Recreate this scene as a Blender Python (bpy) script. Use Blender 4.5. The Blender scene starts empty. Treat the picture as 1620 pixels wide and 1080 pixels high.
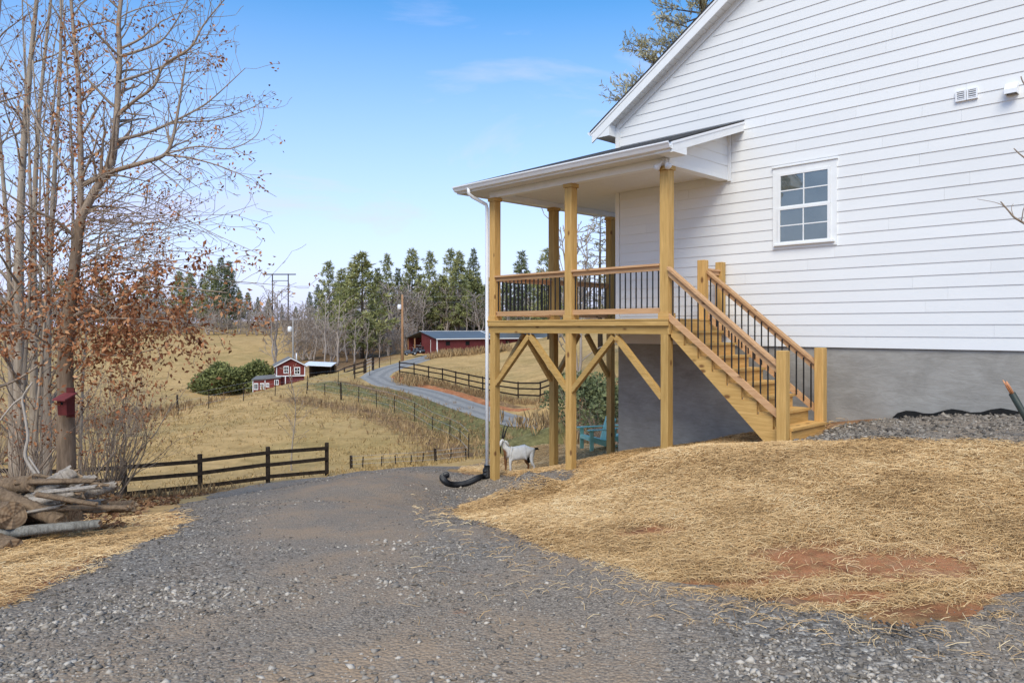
import bpy, math, random
import numpy as np
from mathutils import Vector, Matrix
R = math.radians
SC = bpy.context.scene
COL = SC.collection

# ------------------------------------------------------------------ camera, sky, sun, exposure
F, CX, HY = 1170.0, 810.0, 518.7          # focal length and horizon in photo pixels (1620 x 1080)
EYE = 1.7                                  # everything is built relative to the eye, lifted at the end
cd = bpy.data.cameras.new('camera'); cam = bpy.data.objects.new('camera', cd); COL.objects.link(cam)
cam.rotation_euler = (R(90), 0, 0)
cd.sensor_width = 36; cd.lens = F / 1620 * 36
cd.shift_y = -(540 - HY) / 1620
cd.clip_start = 0.1; cd.clip_end = 6000
SC.camera = cam
SC.render.resolution_x, SC.render.resolution_y = 1024, 682

SUN_AZ, SUN_EL = 193.0, 48.0               # degrees clockwise from +Y, above the horizon
w = bpy.data.worlds.new('World'); SC.world = w; w.use_nodes = True
wt = w.node_tree; wt.nodes.clear()
def wn(t, **k):
    n = wt.nodes.new(t)
    for a, b in k.items(): setattr(n, a, b)
    return n
wo = wn('ShaderNodeOutputWorld'); bg = wn('ShaderNodeBackground')
sky = wn('ShaderNodeTexSky', sky_type='NISHITA', sun_disc=False)
sky.sun_elevation = R(SUN_EL); sky.sun_rotation = R(SUN_AZ)
sky.air_density = 1.0; sky.dust_density = 0.6; sky.ozone_density = 2.6
tc = wn('ShaderNodeTexCoord'); mp = wn('ShaderNodeMapping'); mp.inputs['Scale'].default_value = (1.0, 1.0, 3.6)
mp.inputs['Location'].default_value = (0.35, 0.1, 0.2)
nz = wn('ShaderNodeTexNoise'); nz.inputs['Scale'].default_value = 2.3; nz.inputs['Detail'].default_value = 9
nz.inputs['Roughness'].default_value = 0.58; nz.inputs['Distortion'].default_value = 0.5
cr = wn('ShaderNodeValToRGB'); cr.color_ramp.elements[0].position = 0.56; cr.color_ramp.elements[1].position = 0.86
cr.color_ramp.elements[0].color = (0, 0, 0, 1); cr.color_ramp.elements[1].color = (0.75, 0.75, 0.75, 1)
# thin high cloud: thicker toward the horizon, as seen edge-on
sx = wn('ShaderNodeSeparateXYZ')
hz = wn('ShaderNodeMapRange'); hz.inputs['From Min'].default_value = 0.0; hz.inputs['From Max'].default_value = 0.40
hz.inputs['To Min'].default_value = 0.95; hz.inputs['To Max'].default_value = 0.0
ad = wn('ShaderNodeMath', operation='ADD', use_clamp=True)
tn = wn('ShaderNodeMix', data_type='RGBA', blend_type='MULTIPLY'); tn.inputs[0].default_value = 1.0; tn.inputs[7].default_value = (1.03, 1.04, 1.0, 1)
mx = wn('ShaderNodeMix', data_type='RGBA'); mx.inputs[7].default_value = (3.15, 3.35, 5.0, 1)
hs = wn('ShaderNodeHueSaturation'); hs.inputs['Saturation'].default_value = 1.3
L = wt.links.new
L(tc.outputs['Generated'], mp.inputs[0]); L(mp.outputs[0], nz.inputs['Vector']); L(nz.outputs['Fac'], cr.inputs[0])
L(tc.outputs['Generated'], sx.inputs[0]); L(sx.outputs['Z'], hz.inputs['Value'])
L(cr.outputs[0], ad.inputs[0]); L(hz.outputs[0], ad.inputs[1]); L(ad.outputs[0], mx.inputs[0])
L(sky.outputs[0], hs.inputs['Color']); L(hs.outputs[0], tn.inputs[6]); L(tn.outputs[2], mx.inputs[6]); L(mx.outputs[2], bg.inputs['Color'])
bg.inputs['Strength'].default_value = 0.135
L(bg.outputs[0], wo.inputs[0])
sd = bpy.data.lights.new('sun', 'SUN'); sun = bpy.data.objects.new('sun', sd); COL.objects.link(sun)
sd.energy = 1.75; sd.angle = R(34); sd.color = (1.0, 0.95, 0.79)
sun.rotation_euler = (R(90 - SUN_EL), 0, R(180 - SUN_AZ))
SC.view_settings.view_transform = 'Standard'; SC.view_settings.look = 'None'
SC.view_settings.exposure = 0.84; SC.view_settings.gamma = 1.0

# ------------------------------------------------------------------ helpers
rnd = random.Random(7)
def link(o):
    COL.objects.link(o); return o
def tag(o, label=None, cat=None, group=None, kind=None):
    if label: o['label'] = label
    if cat: o['category'] = cat
    if group: o['group'] = group
    if kind: o['kind'] = kind
    return o
BASE = {}
def thing(name, label, cat, loc=(0, 0, 0), rz=0, group=None):
    o = link(bpy.data.objects.new(name, None)); o.location = loc; o.rotation_euler = (0, 0, rz)
    o.empty_display_size = 0.1
    return tag(o, label, cat, group)
class MB:
    def __init__(s): s.v = []; s.f = []; s.sm = []
    def add(s, vs, fs, sm=False):
        b = len(s.v); s.v += [tuple(p) for p in vs]
        for q in fs: s.f.append(tuple(b + i for i in q)); s.sm.append(sm)
        return s
    def hexa(s, p):   # 8 points: bottom 4 (ccw), top 4
        return s.add(p, [(3, 2, 1, 0), (4, 5, 6, 7), (0, 1, 5, 4), (1, 2, 6, 5), (2, 3, 7, 6), (3, 0, 4, 7)])
    def box(s, x0, x1, y0, y1, z0, z1):
        return s.hexa([(x0, y0, z0), (x1, y0, z0), (x1, y1, z0), (x0, y1, z0), (x0, y0, z1), (x1, y0, z1), (x1, y1, z1), (x0, y1, z1)])
    def cbox(s, x0, x1, y0, y1, z0, z1, b=0.006):   # upright post with chamfered long edges and top
        def ring(z, i=0): 
            return [(x0+b+i, y0+i, z), (x1-b-i, y0+i, z), (x1-i, y0+b+i, z), (x1-i, y1-b-i, z), (x1-b-i, y1-i, z), (x0+b+i, y1-i, z), (x0+i, y1-b-i, z), (x0+i, y0+b+i, z)]
        rs = ring(z0) + ring(z1-b) + ring(z1, b)
        fs = [tuple(range(7, -1, -1)), tuple(range(16, 24))]
        for k in range(2):
            for i in range(8): j = (i+1) % 8; fs.append((k*8+i, k*8+j, k*8+8+j, k*8+8+i))
        return s.add(rs, fs)
    def beam(s, a, b, wd, ht, up=(0, 0, 1)):   # rectangular bar from a to b
        a = Vector(a); b = Vector(b); d = (b-a).normalized(); x = d.cross(Vector(up)).normalized(); z = x.cross(d)
        x *= wd/2; z *= ht/2
        return s.hexa([a-x-z, a+x-z, b+x-z, b-x-z, a-x+z, a+x+z, b+x+z, b-x+z])
    def prism(s, poly, d):   # polygon (3-D points) extruded by vector d
        n = len(poly); d = Vector(d); vs = [Vector(p) for p in poly] + [Vector(p)+d for p in poly]
        return s.add(vs, [tuple(range(n-1, -1, -1)), tuple(range(n, 2*n))] + [(i, (i+1) % n, (i+1) % n+n, i+n) for i in range(n)])
    def tube(s, path, rad, n=6, cap=True, sm=True):
        P = [Vector(p) for p in path]; m = len(P); vs = []
        ref = None
        for i in range(m):
            d = (P[min(i+1, m-1)] - P[max(i-1, 0)])
            if d.length < 1e-9: d = Vector((0, 0, 1))
            d.normalize()
            if ref is None: ref = d.orthogonal().normalized()
            x = (ref - d*ref.dot(d))
            x = x.normalized() if x.length > 1e-6 else d.orthogonal().normalized()
            ref = x; y = d.cross(x); r = rad[i] if hasattr(rad, '__len__') else rad
            for k in range(n):
                a = 2*math.pi*k/n; vs.append(P[i] + x*(r*math.cos(a)) + y*(r*math.sin(a)))
        fs = [(i*n+k, i*n+(k+1) % n, (i+1)*n+(k+1) % n, (i+1)*n+k) for i in range(m-1) for k in range(n)]
        if cap: fs += [tuple(range(n-1, -1, -1)), tuple((m-1)*n+k for k in range(n))]
        return s.add(vs, fs, sm)
    def mesh(s, name):
        me = bpy.data.meshes.new(name); me.from_pydata(s.v, [], s.f)
        me.polygons.foreach_set('use_smooth', s.sm); me.update(); return me
    def build(s, name, mat, parent=None, off=None):
        if off is None and parent is not None: off = BASE.get(parent.name)
        if off: s.v = [(x-off[0], y-off[1], z-off[2]) for x, y, z in s.v]
        o = link(bpy.data.objects.new(name, s.mesh(name))); o.data.materials.append(mat)
        if parent: o.parent = parent
        return o
def copy_tree(o, parent=None):
    c = link(o.copy()); c.parent = parent
    for ch in list(o.children): copy_tree(ch, c)
    return c
def npmesh(name, V, Fq, mat, attrs=None, smooth=False):   # fast mesh from numpy, faces all the same size
    me = bpy.data.meshes.new(name); k = Fq.shape[1]
    me.vertices.add(len(V)); me.vertices.foreach_set('co', V.astype(np.float32).ravel())
    me.loops.add(Fq.size); me.loops.foreach_set('vertex_index', Fq.astype(np.int32).ravel())
    me.polygons.add(len(Fq)); me.polygons.foreach_set('loop_start', np.arange(0, Fq.size, k, dtype=np.int32))
    me.polygons.foreach_set('loop_total', np.full(len(Fq), k, dtype=np.int32))
    if smooth: me.polygons.foreach_set('use_smooth', np.ones(len(Fq), dtype=bool))
    for n, a in (attrs or {}).items():
        at = me.attributes.new(n, 'FLOAT', 'POINT'); at.data.foreach_set('value', a.astype(np.float32))
    me.update(calc_edges=True); me.materials.append(mat)
    return link(bpy.data.objects.new(name, me))
_H = np.random.RandomState(3).rand(256, 256)
def vnoise(x, y, sc):
    x = np.asarray(x)*sc; y = np.asarray(y)*sc; xi = np.floor(x).astype(int); yi = np.floor(y).astype(int); fx = x-xi; fy = y-yi
    fx = fx*fx*(3-2*fx); fy = fy*fy*(3-2*fy)
    g = lambda a, b: _H[a % 256, b % 256]
    return (g(xi, yi)*(1-fx)+g(xi+1, yi)*fx)*(1-fy) + (g(xi, yi+1)*(1-fx)+g(xi+1, yi+1)*fx)*fy
def fbm(x, y, sc, o=4):
    t = 0; a = .5
    for i in range(o): t = t+a*vnoise(x+17.3*i, y-9.1*i, sc*2**i); a *= .5
    return t/(1-.5**o)

# ------------------------------------------------------------------ materials
M = {}
class NT:
    def __init__(s, name, rough=0.8, spec=0.3):
        m = bpy.data.materials.new(name); m.use_nodes = True; s.m = m; s.t = m.node_tree; M[name] = m
        s.b = s.t.nodes['Principled BSDF']; s.b.inputs['Roughness'].default_value = rough
        s.b.inputs['Specular IOR Level'].default_value = spec
    def n(s, t, ins=None, **k):
        n = s.t.nodes.new(t)
        for a, b in k.items(): setattr(n, a, b)
        for a, b in (ins or {}).items():
            if hasattr(b, 'is_linked'): s.t.links.new(b, n.inputs[a])
            else: n.inputs[a].default_value = b
        return n
    def coord(s, sc=(1, 1, 1), kind='Object'):
        c = s.n('ShaderNodeTexCoord'); return s.n('ShaderNodeMapping', {0: c.outputs[kind], 'Scale': sc}).outputs[0]
    def noise(s, vec, sc, det=5, ro=.6, dist=0):
        return s.n('ShaderNodeTexNoise', {'Vector': vec, 'Scale': sc, 'Detail': det, 'Roughness': ro, 'Distortion': dist}).outputs['Fac']
    def ramp(s, fac, *st):
        r = s.n('ShaderNodeValToRGB', {0: fac}); e = r.color_ramp.elements
        while len(e) < len(st): e.new(.5)
        for i, (p, c) in enumerate(st): e[i].position = p; e[i].color = (*c, 1) if len(c) == 3 else c
        return r.outputs[0]
    def mix(s, fac, a, b, mode='MIX'):
        n = s.n('ShaderNodeMix', data_type='RGBA', blend_type=mode)
        for i, v in ((0, fac), (6, a), (7, b)):
            if hasattr(v, 'is_linked'): s.t.links.new(v, n.inputs[i])
            else: n.inputs[i].default_value = v if i == 0 or len(v) == 4 else (*v, 1)
        return n.outputs[2]
    def attr(s, name): return s.n('ShaderNodeAttribute', attribute_name=name).outputs['Fac']
    def rand(s): return s.n('ShaderNodeObjectInfo').outputs['Random']
    def math(s, op, a, b=0, clamp=False):
        n = s.n('ShaderNodeMath', operation=op, use_clamp=clamp)
        for i, v in ((0, a), (1, b)):
            if hasattr(v, 'is_linked'): s.t.links.new(v, n.inputs[i])
            else: n.inputs[i].default_value = v
        return n.outputs[0]
    def smooth(s, v, a, b):
        return s.n('ShaderNodeMapRange', {'Value': v, 'From Min': a, 'From Max': b}, interpolation_type='SMOOTHSTEP').outputs[0]
    def color(s, c):
        if hasattr(c, 'is_linked'): s.t.links.new(c, s.b.inputs['Base Color'])
        else: s.b.inputs['Base Color'].default_value = (*c, 1)
        return s
    def bump(s, h, st=.3, d=.02):
        s.t.links.new(s.n('ShaderNodeBump', {'Height': h, 'Strength': st, 'Distance': d}).outputs[0], s.b.inputs['Normal']); return s
def plain(name, c, rough=.7, spec=.3, var=.12, sc=6.0, metal=0):
    t = NT(name, rough, spec); v = t.coord(); n = t.noise(v, sc)
    lo = tuple(x*(1-var) for x in c); hi = tuple(min(1, x*(1+var)) for x in c)
    t.color(t.ramp(n, (.3, lo), (.7, hi))); t.b.inputs['Metallic'].default_value = metal
    return t
def wood(name, axis, c0, c1, knot=True):
    t = NT(name, .72, .25); sc = [9, 9, 9]; sc[axis] = .7
    v = t.coord(tuple(sc)); g = t.noise(v, 3.2, 6, .62, .4)
    rv = t.rand()
    col = t.ramp(g, (.28, c0), (.55, tuple((a+b)/2 for a, b in zip(c0, c1))), (.75, c1))
    tone = t.ramp(rv, (0, (.80, .80, .76)), (.5, (1, .98, .95)), (1, (1.12, 1.04, 1.0)))
    col = t.mix(1, col, tone, 'MULTIPLY')
    if knot:
        vs = [4.2, 4.2, 4.2]; vs[axis] = 2.2
        vo = t.n('ShaderNodeTexVoronoi', {'Vector': t.coord(tuple(vs)), 'Scale': 1.0}).outputs['Distance']
        col = t.mix(t.ramp(vo, (.075, (.9, .9, .9)), (.15, (0, 0, 0))), col, (.16, .07, .025))
    t.color(col).bump(g, .25, .004)
PT0, PT1 = (.43, .255, .080), (.68, .44, .165)
for i, a in enumerate('xyz'):
    wood('pine_'+a, i, PT0, PT1)
    wood('cedar_'+a, i, (.50, .275, .135), (.72, .45, .25))
# painted white fibre-cement boards, each board with its own faint tone
t = NT('siding', .62, .35); v = t.coord((1.2, 1.2, 14)); g = t.noise(v, 5, 5, .6)
col = t.ramp(t.rand(), (0, (.755, .752, .745)), (1, (.79, .787, .78)))
bl = t.noise(t.coord((.5, .5, .9)), 1.3, 4, .6)
col = t.mix(1, col, t.ramp(bl, (.3, (.955, .955, .955)), (.7, (1, 1, 1))), 'MULTIPLY')
t.color(col).bump(g, .12, .003)
plain('white_trim', (.80, .80, .79), .5, .4, .03)
plain('white_metal', (.82, .82, .83), .3, .5, .02)
t = NT('soffit', .6, .3); v = t.coord((1, 1, 1)); wv = t.n('ShaderNodeTexWave', {'Vector': v, 'Scale': 2.6, 'Distortion': 0}, bands_direction='X').outputs['Fac']
t.color(t.ramp(wv, (.0, (.60, .59, .57)), (.06, (.74, .735, .72)))).bump(wv, .2, .004)
plain('ceiling_white', (.74, .73, .71), .6, .3, .03)
# smooth grey stucco coat with broad trowel blotches
t = NT('stucco', .88, .2); v = t.coord((1, 1, 1.5)); n1 = t.noise(v, 1.5, 6, .62, .6); n2 = t.noise(v, 22, 4, .6); n3 = t.noise(t.coord((3.5, 3.5, .5)), 1.3, 4)
col = t.ramp(n1, (.28, (.235, .222, .205)), (.5, (.32, .305, .282)), (.72, (.405, .388, .362)))
col = t.mix(t.math('MULTIPLY', n3, .55), col, (.285, .26, .225))
n5 = t.noise(t.coord((1.0, 1.0, 5.0)), 3.4, 6, .7, 1.2); col = t.mix(1, col, t.ramp(n5, (.32, (.86, .85, .83)), (.62, (1.06, 1.06, 1.06))), 'MULTIPLY')
t.color(col).bump(t.math('ADD', n2, n5), .35, .008)
# asphalt shingles
t = NT('shingle', .95, .15); v = t.coord(); vo = t.n('ShaderNodeTexVoronoi', {'Vector': v, 'Scale': 9.0}).outputs['Color']; g = t.noise(v, 130, 2)
col = t.mix(.7, t.ramp(g, (.3, (.018, .018, .020)), (.7, (.085, .083, .082))), t.ramp(t.n('ShaderNodeSeparateColor', {0: vo}).outputs[0], (0, (.028, .027, .028)), (1, (.075, .072, .07))))
t.color(col).bump(g, .4, .006)
plain('black_metal', (.012, .012, .013), .4, .4, .1)
plain('dark', (.01, .01, .01), .8, .2, .1)
t = NT('window_glass', .03, .9); v = t.coord((1, 1, 1)); n1 = t.noise(v, 2.0, 3)
t.color(t.ramp(n1, (.3, (.05, .065, .06)), (.7, (.09, .11, .105)))); t.b.inputs['IOR'].default_value = 1.9
plain('pipe_black', (.014, .014, .016), .45, .4, .15)
def bark(name, c0, c1, sc=1.0, st=.6):
    t = NT(name, .95, .1); v = t.coord((7*sc, 7*sc, 1.3*sc)); g = t.noise(v, 2.6, 7, .65, .5); g2 = t.noise(t.coord(), 1.2*sc, 3)
    col = t.ramp(g, (.3, c0), (.68, c1)); col = t.mix(t.math('MULTIPLY', g2, .5), col, tuple(x*1.25 for x in c1))
    t.color(col).bump(g, st, .03)
bark('bark_oak', (.075, .050, .034), (.27, .195, .135)); bark('bark_grey', (.145, .112, .085), (.42, .345, .27))
bark('bark_twig', (.175, .128, .094), (.40, .31, .235), 2); bark('bark_far', (.22, .175, .142), (.40, .335, .285), .3)
bark('bark_pine', (.035, .027, .022), (.11, .085, .065), .5)
bark('log_bark', (.06, .038, .024), (.27, .185, .115), 1.4, 1.0); bark('log_grey', (.09, .070, .054), (.44, .375, .305), 1.4, 1.0)
bark('log_lichen', (.06, .05, .04), (.30, .285, .25), 1.8, 1.0)
bark('bleached', (.26, .21, .165), (.50, .43, .355), 2, .4)
t = NT('cut_wood', .85, .15); v = t.coord(); vr = t.n('ShaderNodeTexWave', {'Vector': v, 'Scale': 9, 'Distortion': 3, 'Detail': 3}, wave_type='RINGS', rings_direction='X').outputs['Fac']
t.color(t.mix(.55, t.ramp(vr, (.2, (.22, .125, .062)), (.8, (.44, .29, .165))), t.ramp(t.noise(v, 5), (.35, (.11, .06, .032)), (.65, (.46, .31, .18)))))
plain('fence_dark', (.040, .029, .021), .9, .1, .45, 9); plain('fence_far', (.030, .021, .016), .9, .1, .3, 3)
plain('barn_red', (.135, .030, .030), .75, .2, .14, .9); plain('shed_red', (.165, .035, .028), .75, .2, .16, .9)
plain('birdhouse_red', (.115, .020, .019), .7, .25, .22, 14); plain('birdhouse_roof', (.20, .045, .048), .7, .25, .15, 14)
plain('metal_roof', (.105, .118, .128), .45, .5, .08, .5); plain('shed_roof', (.17, .16, .15), .8, .3, .1, .5)
plain('pole_wood', (.36, .20, .105), .9, .1, .2, 1.5); plain('pole_grey', (.30, .28, .26), .9, .1, .15, 1.5)
plain('lamp_white', (.75, .76, .78), .4, .4, .03); plain('galv', (.35, .36, .38), .5, .5, .1)
plain('teal', (.36, .66, .52), .5, .35, .10, 12)
plain('tarp_grey', (.10, .11, .13), .6, .3, .4, 2); plain('copper', (.62, .27, .12), .4, .5, .2, 20); plain('conduit_green', (.028, .038, .030), .5, .4, .2, 12)
plain('fabric_black', (.012, .012, .012), .9, .1, .2, 9)
def leafmat(name, *cols):
    t = NT(name, .75, .2); a = t.attr('tint'); st = [(i/(len(cols)-1), c) for i, c in enumerate(cols)]
    t.color(t.ramp(a, *st)); return t
leafmat('oak_leaf', (.14, .048, .020), (.28, .105, .044), (.41, .18, .078), (.52, .28, .14))
leafmat('pine_needle', (.105, .120, .050), (.19, .205, .080), (.28, .285, .11), (.38, .365, .155))
leafmat('pine_dark', (.072, .090, .046), (.135, .155, .072), (.21, .225, .10))
leafmat('pine_brown', (.24, .22, .135), (.36, .33, .205), (.50, .46, .31))
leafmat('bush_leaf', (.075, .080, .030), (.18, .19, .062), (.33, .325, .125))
leafmat('straw_strand', (.14, .076, .034), (.39, .232, .096), (.61, .375, .16), (.75, .505, .245), (.85, .65, .365))
leafmat('dry_grass', (.20, .125, .065), (.36, .235, .115), (.50, .35, .18))
leafmat('stone', (.072, .060, .048), (.160, .134, .107), (.25, .212, .170), (.345, .295, .238), (.52, .45, .365))
leafmat('litter', (.10, .045, .022), (.20, .10, .048), (.34, .20, .10))
leafmat('meadow_blade', (.21, .15, .06), (.40, .275, .115), (.58, .41, .19))
# ground
t = NT('gravel', .93, .2); v = t.coord()
big = t.noise(v, .42, 5, .6, .8); track = t.attr('track'); vo = t.n('ShaderNodeTexVoronoi', {'Vector': v, 'Scale': 44.0, 'Randomness': 1.0}); vc = t.n('ShaderNodeSeparateColor', {0: vo.outputs['Color']}).outputs[0]
vo2 = t.n('ShaderNodeTexVoronoi', {'Vector': v, 'Scale': 110.0}); vc2 = t.n('ShaderNodeSeparateColor', {0: vo2.outputs['Color']}).outputs[1]
stc = t.ramp(vc, (.0, (.085, .072, .058)), (.5, (.190, .163, .134)), (.8, (.275, .238, .196)), (.93, (.39, .34, .28)), (1, (.56, .50, .41)))
fin = t.ramp(vc2, (.0, (.150, .118, .088)), (.6, (.27, .214, .160)), (1, (.39, .317, .24)))
fine = t.math('ADD', t.math('MULTIPLY', track, .9), t.ramp(big, (.4, (0, 0, 0)), (.62, (.8, .8, .8))), True)
col = t.mix(fine, stc, fin)
mud = t.noise(v, 1.1, 6, .65, .5)
col = t.mix(t.math('MULTIPLY', t.ramp(mud, (.42, (0, 0, 0)), (.66, (.85, .85, .85))), t.math('ADD', t.math('MULTIPLY', track, .75), .28)), col, (.37, .252, .155))
col = t.mix(t.smooth(t.attr('edge'), .0, 1.0), col, t.mix(.35, col, (.20, .14, .09)))
t.color(col); col = t.mix(t.ramp(t.noise(t.coord((1, 1.6, 1)), 1.25, 6, .7), (.66, (0, 0, 0)), (.74, (.7, .7, .7))), col, (.43, .20, .095)); t.color(col); hgt = t.math('ADD', t.math('MULTIPLY', vo.outputs['Distance'], -.8), t.math('MULTIPLY', vc, .5)); t.bump(hgt, .75, .02)
t = NT('straw', .9, .15); v = t.coord(); n1 = t.noise(v, 1.0, 5, .6, .5); n2 = t.noise(t.coord((14, 46, 20)), 1.6, 5, .65, 1.6); n4 = t.noise(t.coord((46, 15, 20)), 1.6, 5, .65, 1.6)
ns = t.math('MAXIMUM', n2, n4)
col = t.ramp(ns, (.36, (.12, .068, .030)), (.52, (.36, .220, .092)), (.70, (.58, .385, .175)))
col = t.mix(t.ramp(n1, (.46, (0, 0, 0)), (.72, (.35, .35, .35))), col, (.36, .21, .09))
col = t.mix(t.math('MULTIPLY', t.attr('thin'), t.ramp(t.noise(v, 9, 6, .75), (.34, (.2, .2, .2)), (.5, (1, 1, 1)))), col, t.ramp(t.noise(v, 2.2, 7, .7), (.35, (.23, .098, .044)), (.5, (.50, .205, .088)), (.7, (.50, .27, .145))))
t.color(col).bump(ns, .8, .03)
t = NT('ground', .95, .1); v = t.coord(); big = t.noise(v, .055, 6, .62, .6); mid = t.noise(v, .35, 6, .65, .4); fn = t.noise(t.coord((1, .45, 1)), 3.2, 6, .72); fl = t.noise(t.coord((.35, 1.0, 1)), 1.1, 5, .65, .5)
grass = t.ramp(t.mix(.5, mid, fl), (.32, (.30, .195, .075)), (.46, (.46, .295, .118)), (.62, (.60, .385, .165)), (.75, (.68, .455, .21)))
grass = t.mix(t.ramp(big, (.46, (0, 0, 0)), (.66, (.4, .4, .4))), grass, (.235, .205, .070))
green = t.attr('green'); gm = t.smooth(t.math('ADD', green, t.math('MULTIPLY', t.math('SUBTRACT', mid, .5), 1.2)), .35, .75)
grass = t.mix(gm, grass, t.ramp(fn, (.3, (.105, .095, .034)), (.7, (.25, .215, .085))))
brown = t.attr('brown'); bm = t.smooth(t.math('ADD', brown, t.math('MULTIPLY', t.math('SUBTRACT', fl, .5), 1.3)), .3, .8)
grass = t.mix(bm, grass, t.ramp(fn, (.3, (.115, .070, .038)), (.7, (.34, .205, .100))))
clay = t.attr('clay'); cm = t.smooth(t.math('ADD', clay, t.math('MULTIPLY', t.math('SUBTRACT', mid, .5), .9)), .42, .6)
cl = t.ramp(t.noise(v, 1.6, 6, .65), (.3, (.30, .105, .042)), (.55, (.48, .195, .085)), (.75, (.56, .27, .135)))
grass = t.mix(cm, grass, cl)
dirt = t.attr('dirt'); dm = t.smooth(t.math('ADD', dirt, t.math('MULTIPLY', t.math('SUBTRACT', mid, .5), .6)), .35, .65)
dc = t.ramp(t.noise(v, 2.6, 7, .68, .4), (.3, (.165, .092, .050)), (.5, (.27, .150, .080)), (.62, (.35, .205, .115)), (.75, (.43, .29, .17)))
grass = t.mix(dm, grass, dc)
tone = t.ramp(fn, (.3, (.78, .78, .78)), (.7, (1.1, 1.1, 1.1)))
t.color(t.mix(1, grass, tone, 'MULTIPLY')).bump(t.math('ADD', fn, mid), .7, .09)
t = NT('lane', .95, .15); v = t.coord(); n1 = t.noise(v, .5, 6, .65); tr = t.attr('track'); n2 = t.noise(v, 4, 5, .7)
col = t.ramp(n2, (.3, (.21, .20, .183)), (.7, (.35, .33, .30)))
col = t.mix(t.math('MULTIPLY', tr, .75), col, (.150, .145, .140)); col = t.mix(t.ramp(n1, (.5, (0, 0, 0)), (.75, (.4, .4, .4))), col, (.36, .30, .23))
t.color(col).bump(n2, .3, .03)

# ------------------------------------------------------------------ terrain
COT = 1127/F; TH = math.atan(1/COT); SI, CO = math.sin(TH), math.cos(TH)     # house direction
CW = F*.178/17.58*((1300-CX)/F*SI+CO)                                        # gable wall plane
TF = 10.03                                                                   # porch post row
def hw(s, t): return (s*CO+t*SI, -s*SI+t*CO)                                 # house plan -> world plan
CP = []
def cp(px, py, D): CP.append(((px-CX)/F*D, D, -(py-HY)*D/F))
def cw(x, y, z): CP.append((x, y, z))
for x, y, z in [(0, 0, -1.62), (0, -8, -1.5), (-8, -6, -1.7), (8, -6, -1.35), (7, 2, -1.42), (-6, 2, -1.72), (0, 3.4, -1.65), (3, 3.6, -1.58), (5.2, 6.5, -1.42), (-2.5, 3.6, -1.7),
                (-40, -30, -3), (40, -30, 0), (-120, -60, -6), (120, -60, 4), (0, -120, 0), (60, 20, 2), (30, 40, 0.5), (25, 12, -.8)]: cw(x, y, z)
for s, t, z in [(-10.92, TF, -3.03), (-8.88, TF, -2.56), (-6.84, TF, -2.09), (-4.9, TF, -1.66), (-9.15, CW, -2.52), (-7.5, CW, -2.15), (-6, CW, -1.74), (-4.89, CW, -1.49), (-2.37, CW, -1.18), (0.5, CW, -1.05),
                (-10.9, 11.76, -3.08), (-10.9, 13.72, -3.06), (-9.2, 16, -2.6), (-5, 18, -1.7), (0, 20, -1.0), (-3.4, 9.2, -1.38), (-6, 8, -1.78), (-8, 8, -2.25)]: cw(*hw(s, t), z)
for p in [(560, 900, 5.5), (330, 792, 14), (330, 785, 19), (250, 803, 16), (420, 802, 10), (517, 759, 20), (250, 832, 9), (435, 770, 19), (820, 762, 13.8), (870, 752, 13.5), (840, 774, 12.5), (880, 767, 11.8), (850, 706, 22), (800, 735, 20.5), (745, 738, 20.5), (783, 736, 23), (437, 615, 62), (437, 616, 70), (400, 622, 60), (400, 624, 68), (480, 603, 66), (480, 605, 74), (350, 636, 58), (350, 640, 67), (317, 646, 67), (783, 812, 9.5), (700, 815, 9.5), (850, 800, 9.8), (620, 806, 9.6), (520, 780, 12.5), (640, 770, 13),  (783, 778, 14.4), (850, 760, 13.3), (905, 748, 12.9), (720, 795, 13.0), (800, 802, 11.6), (900, 790, 10.9), (520, 800, 9.6), (600, 752, 15.0), (200, 880, 6.2), (100, 850, 8.0), (0, 870, 7.4), (160, 800, 13), (40, 760, 15), (317, 778, 24), (197, 790, 22.8), (424, 763, 25.2), (517, 753, 26.6), (80, 800, 21.5), (690, 742, 17.2), (640, 742, 19),
          (822, 753, 17), (870, 730, 20), (945, 712, 18.6), (990, 706, 19.6), (900, 722, 19.0), (920, 706, 22), (760, 725, 26),
          (560, 738, 31), (400, 735, 31), (640, 735, 30), (250, 700, 35), (500, 680, 38), (600, 670, 41), (270, 660, 50), (150, 690, 40), (435, 627, 52), (500, 610, 61), (560, 588, 74), (520, 640, 48), (600, 640, 49), (660, 660, 44), (700, 695, 37), (740, 725, 31),
          (350, 640, 52), (280, 632, 75), (200, 650, 62), (100, 680, 46), (20, 700, 37), (250, 560, 130), (400, 540, 150), (330, 526, 200), (100, 560, 130), (100, 530, 200), (450, 528, 200), (430, 650, 86), (370, 640, 84), (470, 635, 88), (520, 600, 92),
          (500, 562, 130), (590, 566, 122), (575, 592, 84), (590, 603, 71), (577, 600, 76), (612, 588, 82), (640, 580, 86), (690, 563, 106), (725, 556, 118), (640, 562, 118), (770, 552, 104), (637, 573, 98), (600, 540, 155), (700, 520, 175), (850, 515, 160), (650, 500, 240), (850, 490, 240), (300, 510, 260),
          (635, 593, 76), (700, 606, 69.5), (735, 615, 65.5), (770, 624, 61.5), (860, 633, 55), (740, 580, 82), (770, 558, 94), (850, 572, 80), (830, 545, 98), (960, 570, 55), (960, 625, 40), (940, 650, 34),
          (650, 612, 68), (700, 628, 60), (780, 655, 51), (860, 680, 44), (930, 700, 37), (990, 712, 32), (600, 622, 60), (700, 662, 49), (780, 700, 40), (840, 700, 38), (720, 700, 37)]: cp(*p)
CP = np.array(CP); NP_ = len(CP)
def U(r2): return np.where(r2 > 1e-9, r2*np.log(np.maximum(r2, 1e-9)), 0)
SCL = 40.0
c2 = CP[:, :2]/SCL
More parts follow.
